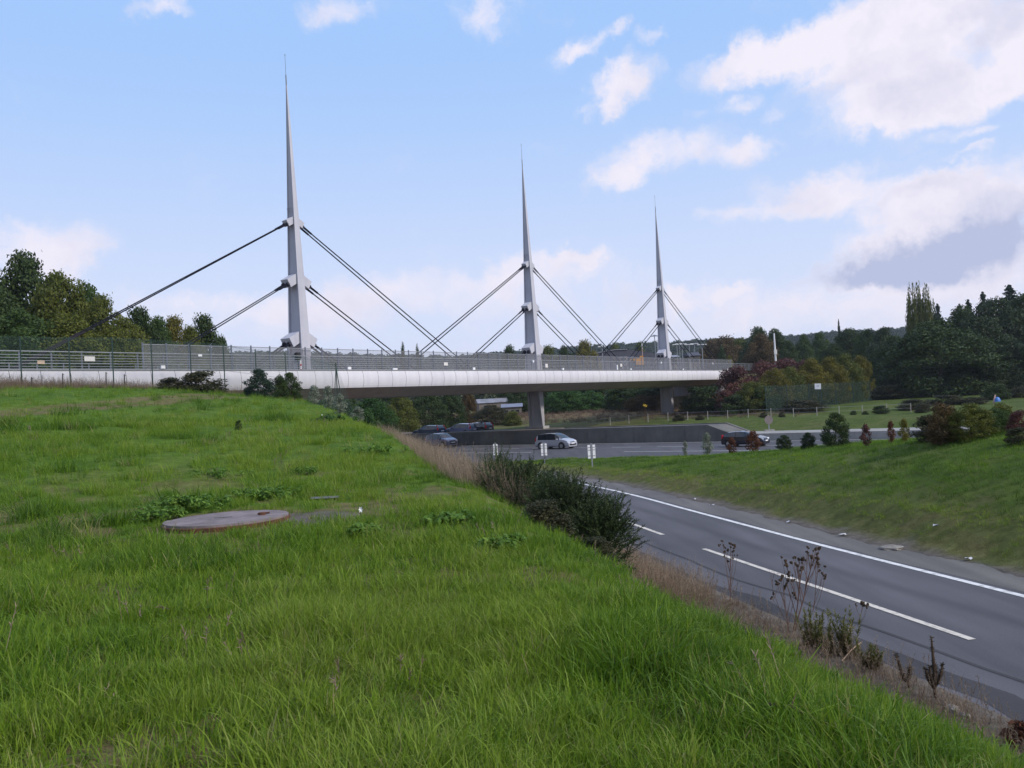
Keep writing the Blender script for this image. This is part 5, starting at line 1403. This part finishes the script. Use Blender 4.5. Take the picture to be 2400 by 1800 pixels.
def flower(px,py,label,s=1.0):
    d = ray(px,py); g = ground(px,py+22); z = EYE+d.z*g.y-g.z
    root = empty('white_flower', g, label, 'flower'); m = MB(); m.tube([(0,0,0),(.02,0,z)],[.004,.003],5); m.build('stem', LM['broad'], root, off=(0,0,0))
    m = MB()
    for k in range(6):
        a = 6.28*k/6; c = Vector((.02,-.01,z)); e = c+Vector((math.cos(a)*.035*s,-.02,math.sin(a)*.05*s)); n_ = Vector((-math.sin(a),0,math.cos(a)))*.014*s
        m.add([c,(c+e)/2+n_,e,(c+e)/2-n_],[(0,1,2,3)])
    m.build('petals', MT['flower'], root, off=(0,0,0))
flower(844,1194,'single white flower in the grass right of the manhole'); flower(755,972,'tiny white flower near the crest before the deck',.6)

# ------------------------------------------------------------------ grass
def tuft(name, nb, L, spread, width, seed, lean=.5, segs=3):
    g = np.random.default_rng(seed); V=[];F=[];B=[]
    for i in range(nb):
        a = g.uniform(0,2*math.pi); r = spread*math.sqrt(g.random()); bx = np.array([r*math.cos(a), r*math.sin(a), -.02])
        d = np.array([math.cos(a+g.normal()*.8), math.sin(a+g.normal()*.8), 0]); s = np.array([-d[1], d[0], 0]); tw = g.normal()*.6; s = s*math.cos(tw)+d*math.sin(tw)
        ln = L*(.5+.7*g.random()); bend = lean*(.25+1.1*g.random()); w = width*(.6+.7*g.random()); base = len(V); bl = np.clip(.5+.32*g.normal(),0,1)
        for k in range(segs+1):
            f = k/segs; ang = bend*f*1.25
            c = bx + d*(ln*f*math.sin(ang)*.75) + np.array([0,0,ln*f*math.cos(ang*.85)]); ww = w*(1-f**1.6)*.5+.0004
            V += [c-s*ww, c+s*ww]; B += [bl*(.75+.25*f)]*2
        for k in range(segs): F.append([base+2*k, base+2*k+1, base+2*k+3, base+2*k+2])
    return npmesh(name, np.array(V), np.array(F), B)
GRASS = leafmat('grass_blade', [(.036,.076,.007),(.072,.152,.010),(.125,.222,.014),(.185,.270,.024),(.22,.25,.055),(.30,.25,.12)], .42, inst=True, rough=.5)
STRAW = leafmat('dry_grass_blade', [(.085,.056,.040),(.155,.108,.076),(.25,.185,.130),(.35,.27,.19)], .3, inst=True)
def seedstalk(name, nb, L, spread, seed):
    g = np.random.default_rng(seed); V=[];F=[];B=[]
    for i in range(nb):
        a = g.uniform(0,2*math.pi); r = spread*math.sqrt(g.random()); b = np.array([r*math.cos(a),r*math.sin(a),-.03]); d = np.array([math.cos(a)*.25+.1*g.normal(),math.sin(a)*.25+.1*g.normal(),1]); d/=np.linalg.norm(d)
        ln = L*(.6+.5*g.random()); s = np.cross(d,g.normal(size=3)); s/=np.linalg.norm(s); bl = g.random()
        base=len(V); e=b+d*ln; V += [b-s*.003,b+s*.003,e+s*.0015,e-s*.0015]; F.append([base,base+1,base+2,base+3]); B += [bl]*4
        for q in range(16):
            f = .62+.4*g.random(); c = b+d*ln*f; t = d*.8+g.normal(size=3)*.45; t/=np.linalg.norm(t); u = np.cross(t,g.normal(size=3)); u = u/np.linalg.norm(u)*.004; LL=.03+.03*g.random()
            base=len(V); V += [c-u,c+u,c+t*LL+u*.3,c+t*LL-u*.3]; F.append([base,base+1,base+2,base+3]); B += [np.clip(bl+.2*g.normal(),0,1)]*4
    return npmesh(name,np.array(V),np.array(F),B)
def scatter(name, protos, m, pts, scl, tint, tilt=.18, label=None, cat=None):
    """one 'stuff' object: tufts instanced on a cloud of points lying on the terrain"""
    n = len(pts); col = bpy.data.collections.new(name+'_tufts')
    for me in protos:
        me.materials.append(m); col.objects.link(bpy.data.objects.new(me.name, me))
    me = bpy.data.meshes.new(name); me.vertices.add(n); me.vertices.foreach_set('co', np.asarray(pts, dtype=np.float32).ravel())
    rot = np.stack([rng.normal(0,tilt,n), rng.normal(0,tilt,n), rng.uniform(0,6.283,n)],1).astype(np.float32)
    for nm, ty, arr in (('rot','FLOAT_VECTOR',rot),('scl','FLOAT',np.asarray(scl,dtype=np.float32)),('tint','FLOAT',np.asarray(tint,dtype=np.float32)),('pick','INT',rng.integers(0,len(protos),n).astype(np.int32))):
        a = me.attributes.new(nm, ty, 'POINT'); a.data.foreach_set('vector' if ty == 'FLOAT_VECTOR' else 'value', arr.ravel())
    o = bpy.data.objects.new(name, me); COL.objects.link(o)
    ng = bpy.data.node_groups.new(name+'_nodes', 'GeometryNodeTree'); ng.interface.new_socket('Geometry', in_out='INPUT', socket_type='NodeSocketGeometry'); ng.interface.new_socket('Geometry', in_out='OUTPUT', socket_type='NodeSocketGeometry')
    N = ng.nodes; L = ng.links; gi = N.new('NodeGroupInput'); go = N.new('NodeGroupOutput'); ip = N.new('GeometryNodeInstanceOnPoints'); ci = N.new('GeometryNodeCollectionInfo')
    ci.inputs['Collection'].default_value = col; ci.inputs['Separate Children'].default_value = True; ci.inputs['Reset Children'].default_value = True
    L.new(gi.outputs[0], ip.inputs['Points']); L.new(ci.outputs[0], ip.inputs['Instance']); ip.inputs['Pick Instance'].default_value = True
    for nm, ty, sock in (('rot','FLOAT_VECTOR','Rotation'),('scl','FLOAT','Scale'),('pick','INT','Instance Index')):
        a = N.new('GeometryNodeInputNamedAttribute'); a.data_type = ty; a.inputs['Name'].default_value = nm; L.new(a.outputs['Attribute'], ip.inputs[sock])
    L.new(ip.outputs[0], go.inputs[0]); md = o.modifiers.new('scatter','NODES'); md.node_group = ng
    return tag(o, label, cat, kind='stuff')
def polar(n, r0, r1, pw, amax):
    u = rng.random(n); r = (r0**pw+u*(r1**pw-r0**pw))**(1/pw); a = rng.uniform(-amax,amax,n); return r*np.sin(R_(1)*a), r*np.cos(R_(1)*a), r
# near meadow
x,y,r = [np.concatenate(q) for q in zip(polar(15000,.7,8,2,56), polar(30000,6,34,.75,52), polar(15000,28,66,1.0,46))]
dc = pl_dist(x,y,CREST); de = pl_dist(x,y,EDGE); dhh = dh_of(x,y)
a_ = (x-P0.x)*DA.x+(y-P0.y)*DA.y; b_ = (x-P0.x)*DB.x+(y-P0.y)*DB.y
nn = fbm(x,y,1.4,31)
ok = (dc < np.where(y > 22, 1.2, .5+nn*1.3)) & (de < -.7) & ~((b_ > -2.2) & (a_ < 20)) & (dhh < -4)
ok &= ~(np.hypot(x-MH[0], y-MH[1]) < .9) & ~((np.hypot((x-MH[0]-1.25)/1.1, (y-MH[1]-.15)/.75) < .75) & (rng.random(len(x)) < .85))
tp = [(-30,24),(-19.5,30),(-17,35.5),(-15.5,42),(-15,47)]
td = np.minimum(np.abs(pl_dist(x,y,tp)), np.abs(pl_dist(x+1.6,y-.5,tp))); ok &= ~((td < .5) & (rng.random(len(x)) < .75))
thin = fbm(x,y,.9,33); ok &= ~((thin < .47) & (rng.random(len(x)) < .8))
x,y,r,nn = x[ok],y[ok],r[ok],nn[ok]
z = H(x,y)
pat = fbm(x,y,2.6,35); big = fbm(x,y,.7,36)
scl = (.38+1.25*big)*(1+.25*sst(r,8,30)); scl *= .75+.5*rng.random(len(x)); scl *= 1+.45*(1-sst(pat,.30,.40)); scl *= np.where(np.hypot(x-MH[0],y-MH[1]) < 1.7, .7, 1)*(1-.35*sst(pl_dist(x,y,CREST), -1.5, .8))
tint = -.07+.90*(pat-.24)+.40*(fbm(x,y,9,37)-.33)+.30*(rng.random(len(x))-.5)+.08*(big-.5)
tint = np.minimum(tint, .40+.04*rng.random(len(x)))
tint = np.where(rng.random(len(x)) < .045+.13*sst(nn,.55,.72)+.03*(1-sst(r,3,7)), .50+.22*rng.random(len(x)), tint)
T1 = [tuft('grass_tuft',32,.170,.12,.0060,90+i,.8) for i in range(5)]+[tuft('long_tuft',20,.26,.10,.0064,97+i,1.25) for i in range(2)]
scatter('meadow_grass', T1, GRASS, np.stack([x,y,z],1), scl, np.clip(tint,-.1,.75), label='long green grass covering the near meadow bank')
# low undergrowth carpet near the viewer
x,y,r = polar(9000,.7,13,1.5,55); dc = pl_dist(x,y,CREST); de = pl_dist(x,y,EDGE); ok = (dc < 1.2) & (de < -1) & ~(np.hypot(x-MH[0],y-MH[1]) < 1.1); x,y = x[ok],y[ok]
T2 = [tuft('short_tuft',34,.13,.16,.007,100+i,1.0,2) for i in range(3)]
scatter('undergrowth', T2, GRASS, np.stack([x,y,H(x,y)],1), .7+.7*rng.random(len(x)), .05+.5*(fbm(x,y,1.1,41)-.2)+.2*(rng.random(len(x))-.3), label='short green undergrowth between the long grass')
# island grass
n = 70000; x = rng.uniform(-3,44,n); y = rng.uniform(6,67,n); dw = pl_dist(x,y,WHITE)-1.35; dn = pl_dist(x,y,NORTH); q = np.minimum(dw,dn)
ok = (q > .5+fbm(x,y,1.5,9)*.6) & (np.abs(np.arctan2(x,y)) < R_(50)) & (rng.random(n) < np.clip(1.15-.009*np.hypot(x,y),.35,1)); ok &= ~((q < 1.6) & (rng.random(n) < .7)); x,y,q = x[ok],y[ok],q[ok]
T3 = [tuft('verge_tuft',30,.17,.20,.0085,110+i,.85,2) for i in range(3)]
pt = fbm(x,y,2.4,43)
tint = -.15+.85*(pt-.22)+.2*(rng.random(len(x))-.5); tint = np.where(q < 2.2, tint*.6+.30+.15*rng.random(len(x)), tint)
scatter('island_grass', T3, GRASS, np.stack([x,y,H(x,y)],1), (.35+.75*rng.random(len(x)))*(.6+.9*fbm(x,y,1.2,44)), np.clip(tint,-.1,.7), label='short green grass on the mound between slip road and motorway')
# tan reed grass on the bank
n = 9000; yy = rng.uniform(13,31,n); xc = np.interp(yy,[p[1] for p in CREST[3:14]],[p[0] for p in CREST[3:14]]); x = xc+rng.uniform(.2,7.0,n); y = yy
dc = pl_dist(x,y,CREST); de = pl_dist(x,y,EDGE); ok = (dc > .25) & (de < -.6) & (rng.random(n) < 1-sst(y,24,31)) & ((y > 15+fbm(x,y,3,4)*5)); x,y = x[ok],y[ok]
T4 = [tuft('reed_tuft',16,.95,.16,.009,120+i,.35) for i in range(3)]+[seedstalk('reed_stalks',7,1.15,.16,130+i) for i in range(2)]
scatter('tan_reeds', T4, STRAW, np.stack([x,y,H(x,y)],1), (.40+.38*rng.random(len(x)))*(1.08-.6*sst(y,16,26)), .34+.6*rng.random(len(x)), label='tall tan dry grass on the bank above the slip road')
# dry verge near the slip road
n = 4600; yy = 3+34*rng.random(n)**1.3; xe = np.interp(yy,[p[1] for p in EDGE[3:9]],[p[0] for p in EDGE[3:9]]); x = xe-.25-np.abs(rng.normal(0,1.5,n)); y = yy; dc = pl_dist(x,y,CREST); ok = dc > .6; x,y = x[ok],y[ok]
T5 = [tuft('dry_tuft',22,.30,.14,.006,140+i,.8) for i in range(3)]+[seedstalk('dry_stalks',3,.75,.12,150+i) for i in range(2)]
pk = .35+.55*rng.random(len(x))**1.5
scatter('dry_verge_grass', T5, STRAW, np.stack([x,y,H(x,y)],1), pk, .05+.55*rng.random(len(x)), label='pinkish dry grass along the edge of the slip road')
# dry grass by the fence in front of the bridge
n = 4200; a = rng.uniform(-29,3,n); b = rng.uniform(-5.2,-.5,n)+.4*rng.normal(size=n); X = P0.x+DA.x*a+DB.x*b; Y = P0.y+DA.y*a+DB.y*b
T6 = [tuft('fence_tuft',18,.62,.2,.010,160+i,.45) for i in range(3)]+[seedstalk('fence_stalks',8,.95,.2,165)]
scatter('fence_dry_grass', T6, STRAW, np.stack([X,Y,H(X,Y)],1), .35+.5*rng.random(n), -.12+.55*rng.random(n), label='reddish dry grass along the fence before the bridge')
# scattered dry stems in the meadow
n = 260; x,y,r = polar(n,5,30,1.2,45); dc = pl_dist(x,y,CREST); ok = (dc < 1.5) & (fbm(x,y,2,55) > .48) & ~(np.hypot(x-MH[0],y-MH[1]) < 1.2); x,y = x[ok],y[ok]
T7 = [seedstalk('loose_stalks',3,.42,.2,170+i) for i in range(3)]
scatter('loose_dry_stems', T7, STRAW, np.stack([x,y,H(x,y)],1), .5+.5*rng.random(len(x)), .2+.5*rng.random(len(x)), tilt=.35, label='pale dry stems scattered through the near grass')
# brown field grass beyond
n = 5000; x = rng.uniform(-40,44,n); dd = rng.uniform(46,92,n); y = 64.3+(dd-(x-17.5)*HN[0])/HN[1]; ok = (y > 90) & (y < 190) & (rng.random(n) < 1-sst(x,26,44)); x,y = x[ok],y[ok]
T8 = [tuft('field_tuft',22,.8,.5,.03,180+i,.5) for i in range(3)]
scatter('brown_field_grass', T8, STRAW, np.stack([x,y,H(x,y)],1), .4+.6*rng.random(len(x)), -.15+.4*rng.random(len(x)), label='brown dry grass on the field beyond the motorway')

# ------------------------------------------------------------------ wooded hills
def hills():
    prof = [(-900,806),(-300,806),(200,812),(700,815),(1050,826),(1150,816),(1300,806),(1390,800),(1480,795),(1560,793),(1640,786),(1720,783),(1830,778),(1950,768),(2060,762),(2150,756),(2300,760),(2600,765),(3200,770)]
    Yr = 950.0; n = 150; pxs = np.linspace(-900,3200,n); pys = np.interp(pxs,[p[0] for p in prof],[p[1] for p in prof])
    ridge = [at(a,b,Yr) for a,b in zip(pxs,pys)]
    rows = [(560,0.0),(650,.22),(760,.55),(860,.85),(950,1.0),(1100,1.0),(1500,.7)]
    V=[]
    for Y,f in rows:
        for p in ridge: V.append((p.x*Y/Yr if Y < Yr else p.x*(1+(Y-Yr)/Yr*.6), Y, 5.5+(p.z-9-5.5)*f))
    F=[(i*n+k,i*n+k+1,(i+1)*n+k+1,(i+1)*n+k) for i in range(len(rows)-1) for k in range(n-1)]
    m = mat('hill_ground',(.020,.030,.016),.95,(.035,.045,.02),.02)
    o = link('hills', npmesh('hills',np.array(V),np.array(F),smooth=True), m); tag(o,kind='structure')
    V = np.array(V).reshape(len(rows),n,3); P=[];N_=9000
    u = rng.random(N_)*(n-1.001); v = (rng.random(N_)**.8)*4.6; i = np.floor(v).astype(int); k = np.floor(u).astype(int); fu=(u-k)[:,None]; fv=(v-i)[:,None]
    P = (V[i,k]*(1-fu)+V[i,k+1]*fu)*(1-fv)+(V[i+1,k]*(1-fu)+V[i+1,k+1]*fu)*fv
    P[:,2] -= 2
    FM = leafmat('distant_leaf',[(.012,.026,.014),(.024,.042,.016),(.046,.058,.020),(.080,.072,.024)],.2,inst=True)
    pr = []
    for s in range(3):
        C,R = blobs([(0,.45),(.3,.5),(.6,.45),(.9,.3)] if s < 3 else [(0,.22),(.5,.16),(1,.02)],26,.16,200+s); Vv,Ff,bl = leaves(C,R,420,.075,210+s,flat=.7); Vv = Vv*np.array([13,13,8.0]); pr.append(npmesh('distant_tree',Vv,Ff,bl))
    tint = -.15+.35*fbm(P[:,0],P[:,1],90,61)+.25*rng.random(N_)
    scatter('distant_forest', pr, FM, P, .6+.55*rng.random(N_), tint, tilt=.05, label='wooded hills far off behind the bridge')
hills()
# hedgerow mass between the bridge and the hills (far-off wood)
n = 1500; u = rng.random(n); x = rng.uniform(-420,420,n); y = rng.uniform(270,540,n); ok = np.abs(x/y) < .85; x,y = x[ok],y[ok]
FM2 = leafmat('far_wood_leaf',[(.020,.036,.016),(.038,.056,.022),(.075,.078,.026),(.12,.095,.032)],.2,inst=True); pr=[]
for s in range(3):
    C,R = blobs([(0,.4),(.3,.5),(.6,.42),(.95,.15)],36,.14,220+s); Vv,Ff,bl = leaves(C,R,900,.05,230+s,flat=.7); pr.append(npmesh('far_tree',Vv*np.array([11,11,9.0]),Ff,bl))
scatter('far_wood', pr, FM2, np.stack([x,y,H(x,y)-1],1), .55+.35*rng.random(len(x))*(1+y/900), -.12+.5*fbm(x,y,60,63)+.15*rng.random(len(x)), tilt=.05, label='belt of mixed autumn trees far off beyond the bridge')

# ------------------------------------------------------------------ sky, sun, camera
SUN_EL, SUN_AZ = 34.0, 118.0            # azimuth clockwise from the view axis (+Y)
def world():
    w = bpy.data.worlds.new('World'); scene.world = w; w.use_nodes = True; nt = w.node_tree; N = nt.nodes; L = nt.links; N.clear()
    out = N.new('ShaderNodeOutputWorld'); bg = N.new('ShaderNodeBackground'); L.new(bg.outputs[0], out.inputs[0])
    sky = N.new('ShaderNodeTexSky'); sky.sky_type = 'NISHITA'; sky.sun_disc = False; sky.sun_elevation = R_(SUN_EL); sky.sun_rotation = R_(SUN_AZ); sky.air_density = 1.0; sky.dust_density = .6; sky.ozone_density = 1.6
    bg.inputs['Strength'].default_value = SKY_STRENGTH
    tc = N.new('ShaderNodeTexCoord'); v = tc.outputs['Generated']
    sx = N.new('ShaderNodeSeparateXYZ'); L.new(v, sx.inputs[0])
    def mth(op, a, b=None, c=None, clamp=False):
        k = N.new('ShaderNodeMath'); k.operation = op; k.use_clamp = clamp
        for i, q in enumerate((a,b,c)):
            if q is None: continue
            if isinstance(q, (int,float)): k.inputs[i].default_value = q
            else: L.new(q, k.inputs[i])
        return k.outputs[0]
    az = mth('ARCTAN2', sx.outputs[0], sx.outputs[1]); el = mth('ARCSINE', sx.outputs[2])
    cb = N.new('ShaderNodeCombineXYZ'); L.new(az, cb.inputs[0]); L.new(el, cb.inputs[1])
    # domain warp in direction space
    def noise(scale, vec, det=5, rg=.6):
        k = N.new('ShaderNodeTexNoise'); k.inputs['Scale'].default_value = scale; k.inputs['Detail'].default_value = det; k.inputs['Roughness'].default_value = rg; L.new(vec, k.inputs['Vector']); return k
    nw = noise(5.5, cb.outputs[0], 6, .62)
    sb = N.new('ShaderNodeVectorMath'); sb.operation = 'SUBTRACT'; L.new(nw.outputs['Color'], sb.inputs[0]); sb.inputs[1].default_value = (.5,.5,.5)
    sc = N.new('ShaderNodeVectorMath'); sc.operation = 'MULTIPLY'; L.new(sb.outputs[0], sc.inputs[0]); sc.inputs[1].default_value = (.15,.10,0)
    wv = N.new('ShaderNodeVectorMath'); wv.operation = 'ADD'; L.new(cb.outputs[0], wv.inputs[0]); L.new(sc.outputs[0], wv.inputs[1]); wv = wv.outputs[0]
    n9 = noise(24, cb.outputs[0], 6, .65); s9 = N.new('ShaderNodeVectorMath'); s9.operation = 'SUBTRACT'; L.new(n9.outputs['Color'], s9.inputs[0]); s9.inputs[1].default_value = (.5,.5,.5)
    m9 = N.new('ShaderNodeVectorMath'); m9.operation = 'MULTIPLY'; L.new(s9.outputs[0], m9.inputs[0]); m9.inputs[1].default_value = (.055,.04,0)
    a9 = N.new('ShaderNodeVectorMath'); a9.operation = 'ADD'; L.new(wv, a9.inputs[0]); L.new(m9.outputs[0], a9.inputs[1]); wv = a9.outputs[0]
    def accum(lst):
        tot = None
        for px,py,rx,ry,st,*ro in lst:
            px,py,rx,ry = px*1.085,py*1.085,rx*1.085,ry*1.085
            d = ray(px,py).normalized(); a0 = math.atan2(d.x,d.y); e0 = math.asin(d.z)
            d2 = ray(px+10,py).normalized(); pa = abs(math.atan2(d2.x,d2.y)-a0)/10; d3 = ray(px,py-10).normalized(); pe = abs(math.asin(d3.z)-e0)/10
            mp = N.new('ShaderNodeMapping'); mp.vector_type = 'TEXTURE'; mp.inputs['Location'].default_value = (a0,e0,0); mp.inputs['Scale'].default_value = (rx*pa,ry*pe,1); mp.inputs['Rotation'].default_value = (0,0,R_(ro[0]) if ro else R_(3))
            L.new(wv, mp.inputs[0]); ln = N.new('ShaderNodeVectorMath'); ln.operation = 'LENGTH'; L.new(mp.outputs[0], ln.inputs[0])
            mr = N.new('ShaderNodeMapRange'); mr.interpolation_type = 'SMOOTHSTEP'; mr.inputs['From Min'].default_value = 1.45; mr.inputs['From Max'].default_value = .1; mr.inputs['To Min'].default_value = 0; mr.inputs['To Max'].default_value = st
            L.new(ln.outputs['Value'], mr.inputs['Value'])
            tot = mr.outputs[0] if tot is None else mth('ADD', tot, mr.outputs[0])
        return tot
    puffs = [(345,14,70,26,.6),(750,16,85,42,.65),(1045,40,75,72,.85),(1240,105,90,36,.8,22),(1345,55,34,24,.5),(1425,55,45,16,.5,12),(1335,170,95,56,.95,18),(1315,228,30,26,.5),(1250,243,28,15,.35),(1600,210,56,22,.5,15),(1695,222,50,36,.5,25),(1470,252,60,16,.4),(1185,318,60,20,.4),
             (1420,335,160,56,.95),(1620,320,110,38,.8,12),(1330,378,60,24,.5),
             (1640,110,190,52,.95,12),(1850,70,230,85,1.1),(2010,35,210,80,1.0),(1960,150,210,80,1.0),(1940,240,160,66,.9),(2060,225,190,56,.9,8),(2195,95,90,90,.9),(2180,175,100,46,.8),(2070,303,80,18,.7),(2070,352,60,12,.5),
             (1780,395,210,40,.85),(1680,455,240,26,.8),(1960,425,160,40,.7),(2110,425,160,60,.9),(2000,490,190,70,.9),(1960,555,200,55,1.0),(2140,530,170,80,1.1),(1900,580,190,34,.9),
             (1483,640,40,26,.9),(1570,640,50,18,.75),(1250,558,70,16,.6),
             (90,528,150,50,.85),(70,580,130,40,.7),(450,640,150,30,.4),(1000,620,420,60,.45),(620,655,260,36,.35),(1300,650,300,60,.4),(1900,640,400,70,.55),(1150,585,180,36,.5),(650,690,560,60,.45),(1500,700,700,60,.4),(100,640,300,60,.35)]
    dens = accum(puffs)
    nd = noise(13, wv, 9, .66); nd2 = noise(7.0, cb.outputs[0], 6, .6)
    dens = mth('ADD', dens, mth('MULTIPLY', mth('SUBTRACT', nd.outputs['Fac'], .5), 1.7))
    # loose generic clouds outside the part of the sky the photograph shows
    outm = N.new('ShaderNodeMapRange'); outm.inputs['From Min'].default_value = .75; outm.inputs['From Max'].default_value = 1.1; L.new(mth('ABSOLUTE', az), outm.inputs['Value'])
    outm2 = N.new('ShaderNodeMapRange'); outm2.inputs['From Min'].default_value = .5; outm2.inputs['From Max'].default_value = .75; L.new(el, outm2.inputs['Value'])
    og = mth('MAXIMUM', outm.outputs[0], outm2.outputs[0])
    nv = noise(2.2, v, 6, .6); gen = mth('MULTIPLY', og, mth('MULTIPLY', mth('SUBTRACT', nv.outputs['Fac'], .42), 4.0, clamp=True))
    dens = mth('ADD', dens, gen)
    al = N.new('ShaderNodeMapRange'); al.interpolation_type = 'SMOOTHSTEP'; al.inputs['From Min'].default_value = .10; al.inputs['From Max'].default_value = 1.08; L.new(dens, al.inputs['Value'])
    # cloud body colour: bright tops, lavender grey undersides of the heavy ones
    shade = accum([(2140,45,120,60,.55),(1960,215,90,60,.4),(1830,165,120,40,.3),(1930,562,180,44,.9),(2080,530,150,52,.85),(2200,500,130,90,.8),(1850,592,170,26,.7),(1950,425,150,18,.25),(1420,355,140,20,.2),(1700,140,120,26,.15)])
    shade = mth('MULTIPLY', mth('ADD', shade, mth('ADD', mth('MULTIPLY', mth('SUBTRACT', nd2.outputs['Fac'], .5), 1.5), mth('MULTIPLY', mth('SUBTRACT', nd.outputs['Fac'], .5), 1.0))), 1.0, clamp=True)
    cr = N.new('ShaderNodeMix'); cr.data_type = 'RGBA'; L.new(shade, cr.inputs[0]); cr.inputs[6].default_value = (*CLOUD_HI, 1); cr.inputs[7].default_value = (*CLOUD_LO, 1)
    # milky air near the horizon
    hz = N.new('ShaderNodeMapRange'); hz.interpolation_type = 'SMOOTHSTEP'; hz.inputs['From Min'].default_value = .44; hz.inputs['From Max'].default_value = -.02; hz.inputs['To Min'].default_value = 0; hz.inputs['To Max'].default_value = .88; L.new(el, hz.inputs['Value'])
    b0 = N.new('ShaderNodeMix'); b0.data_type = 'RGBA'; b0.inputs[0].default_value = SKY_PALE; L.new(sky.outputs[0], b0.inputs[6]); b0.inputs[7].default_value = (*SKY_TINT, 1)
    b1 = N.new('ShaderNodeMix'); b1.data_type = 'RGBA'; L.new(hz.outputs[0], b1.inputs[0]); L.new(b0.outputs[2], b1.inputs[6]); b1.inputs[7].default_value = (*HORIZON, 1)
    b2 = N.new('ShaderNodeMix'); b2.data_type = 'RGBA'; L.new(al.outputs[0], b2.inputs[0]); L.new(b1.outputs[2], b2.inputs[6]); L.new(cr.outputs[2], b2.inputs[7])
    L.new(b2.outputs[2], bg.inputs['Color'])
SKY_STRENGTH = .10
K = 1/SKY_STRENGTH
CLOUD_HI = (.92*K,.88*K,.985*K); CLOUD_LO = (.50*K,.55*K,.76*K); HORIZON = (.82*K,.85*K,1.0*K); SKY_TINT = (.385*K,.61*K,1.02*K); SKY_PALE = .95
world()
sl = bpy.data.lights.new('sun', 'SUN'); sl.energy = 3.6; sl.angle = R_(6); sl.color = (1.0,.93,.84)
so = bpy.data.objects.new('sun', sl); COL.objects.link(so)
sd = Vector((math.sin(R_(SUN_AZ))*math.cos(R_(SUN_EL)), math.cos(R_(SUN_AZ))*math.cos(R_(SUN_EL)), math.sin(R_(SUN_EL))))
so.rotation_euler = sd.to_track_quat('Z','Y').to_euler(); so.location = sd*100
cd = bpy.data.cameras.new('camera'); cd.lens = 30.0; cd.sensor_width = 36.0; cd.clip_end = 8000; cd.clip_start = .05
co = bpy.data.objects.new('camera', cd); COL.objects.link(co); co.location = (0,0,EYE); co.rotation_euler = RCAM.to_euler(); scene.camera = co
scene.render.resolution_x, scene.render.resolution_y = 1024, 768
vs = scene.view_settings; scene.display_settings.display_device = 'sRGB'; vs.view_transform = 'Standard'; vs.look = 'None'; vs.exposure = 0.0; vs.gamma = 1.0; vs.use_curve_mapping = False
scene.cycles.max_bounces = 6; scene.cycles.transparent_max_bounces = 12
# ------------------------------------------------------------------ thin air that fades the far hills
mb = MB(); B_ = 3400
mb.hexa([(-B_,-B_,-2),(B_,-B_,-2),(B_,B_,-2),(-B_,B_,-2),(-B_,-B_,125),(B_,-B_,125),(B_,B_,125),(-B_,B_,125)])
hm = bpy.data.materials.new('haze_air'); nt = nodes(hm); ho = nt.nodes.new('ShaderNodeOutputMaterial'); hv = nt.nodes.new('ShaderNodeVolumePrincipled')
hv.inputs['Color'].default_value = (.78,.86,1,1); hv.inputs['Density'].default_value = .00013; nt.links.new(hv.outputs[0], ho.inputs['Volume'])
tag(mb.build('haze', hm), 'thin pale air fading the far hills', 'haze', kind='stuff')
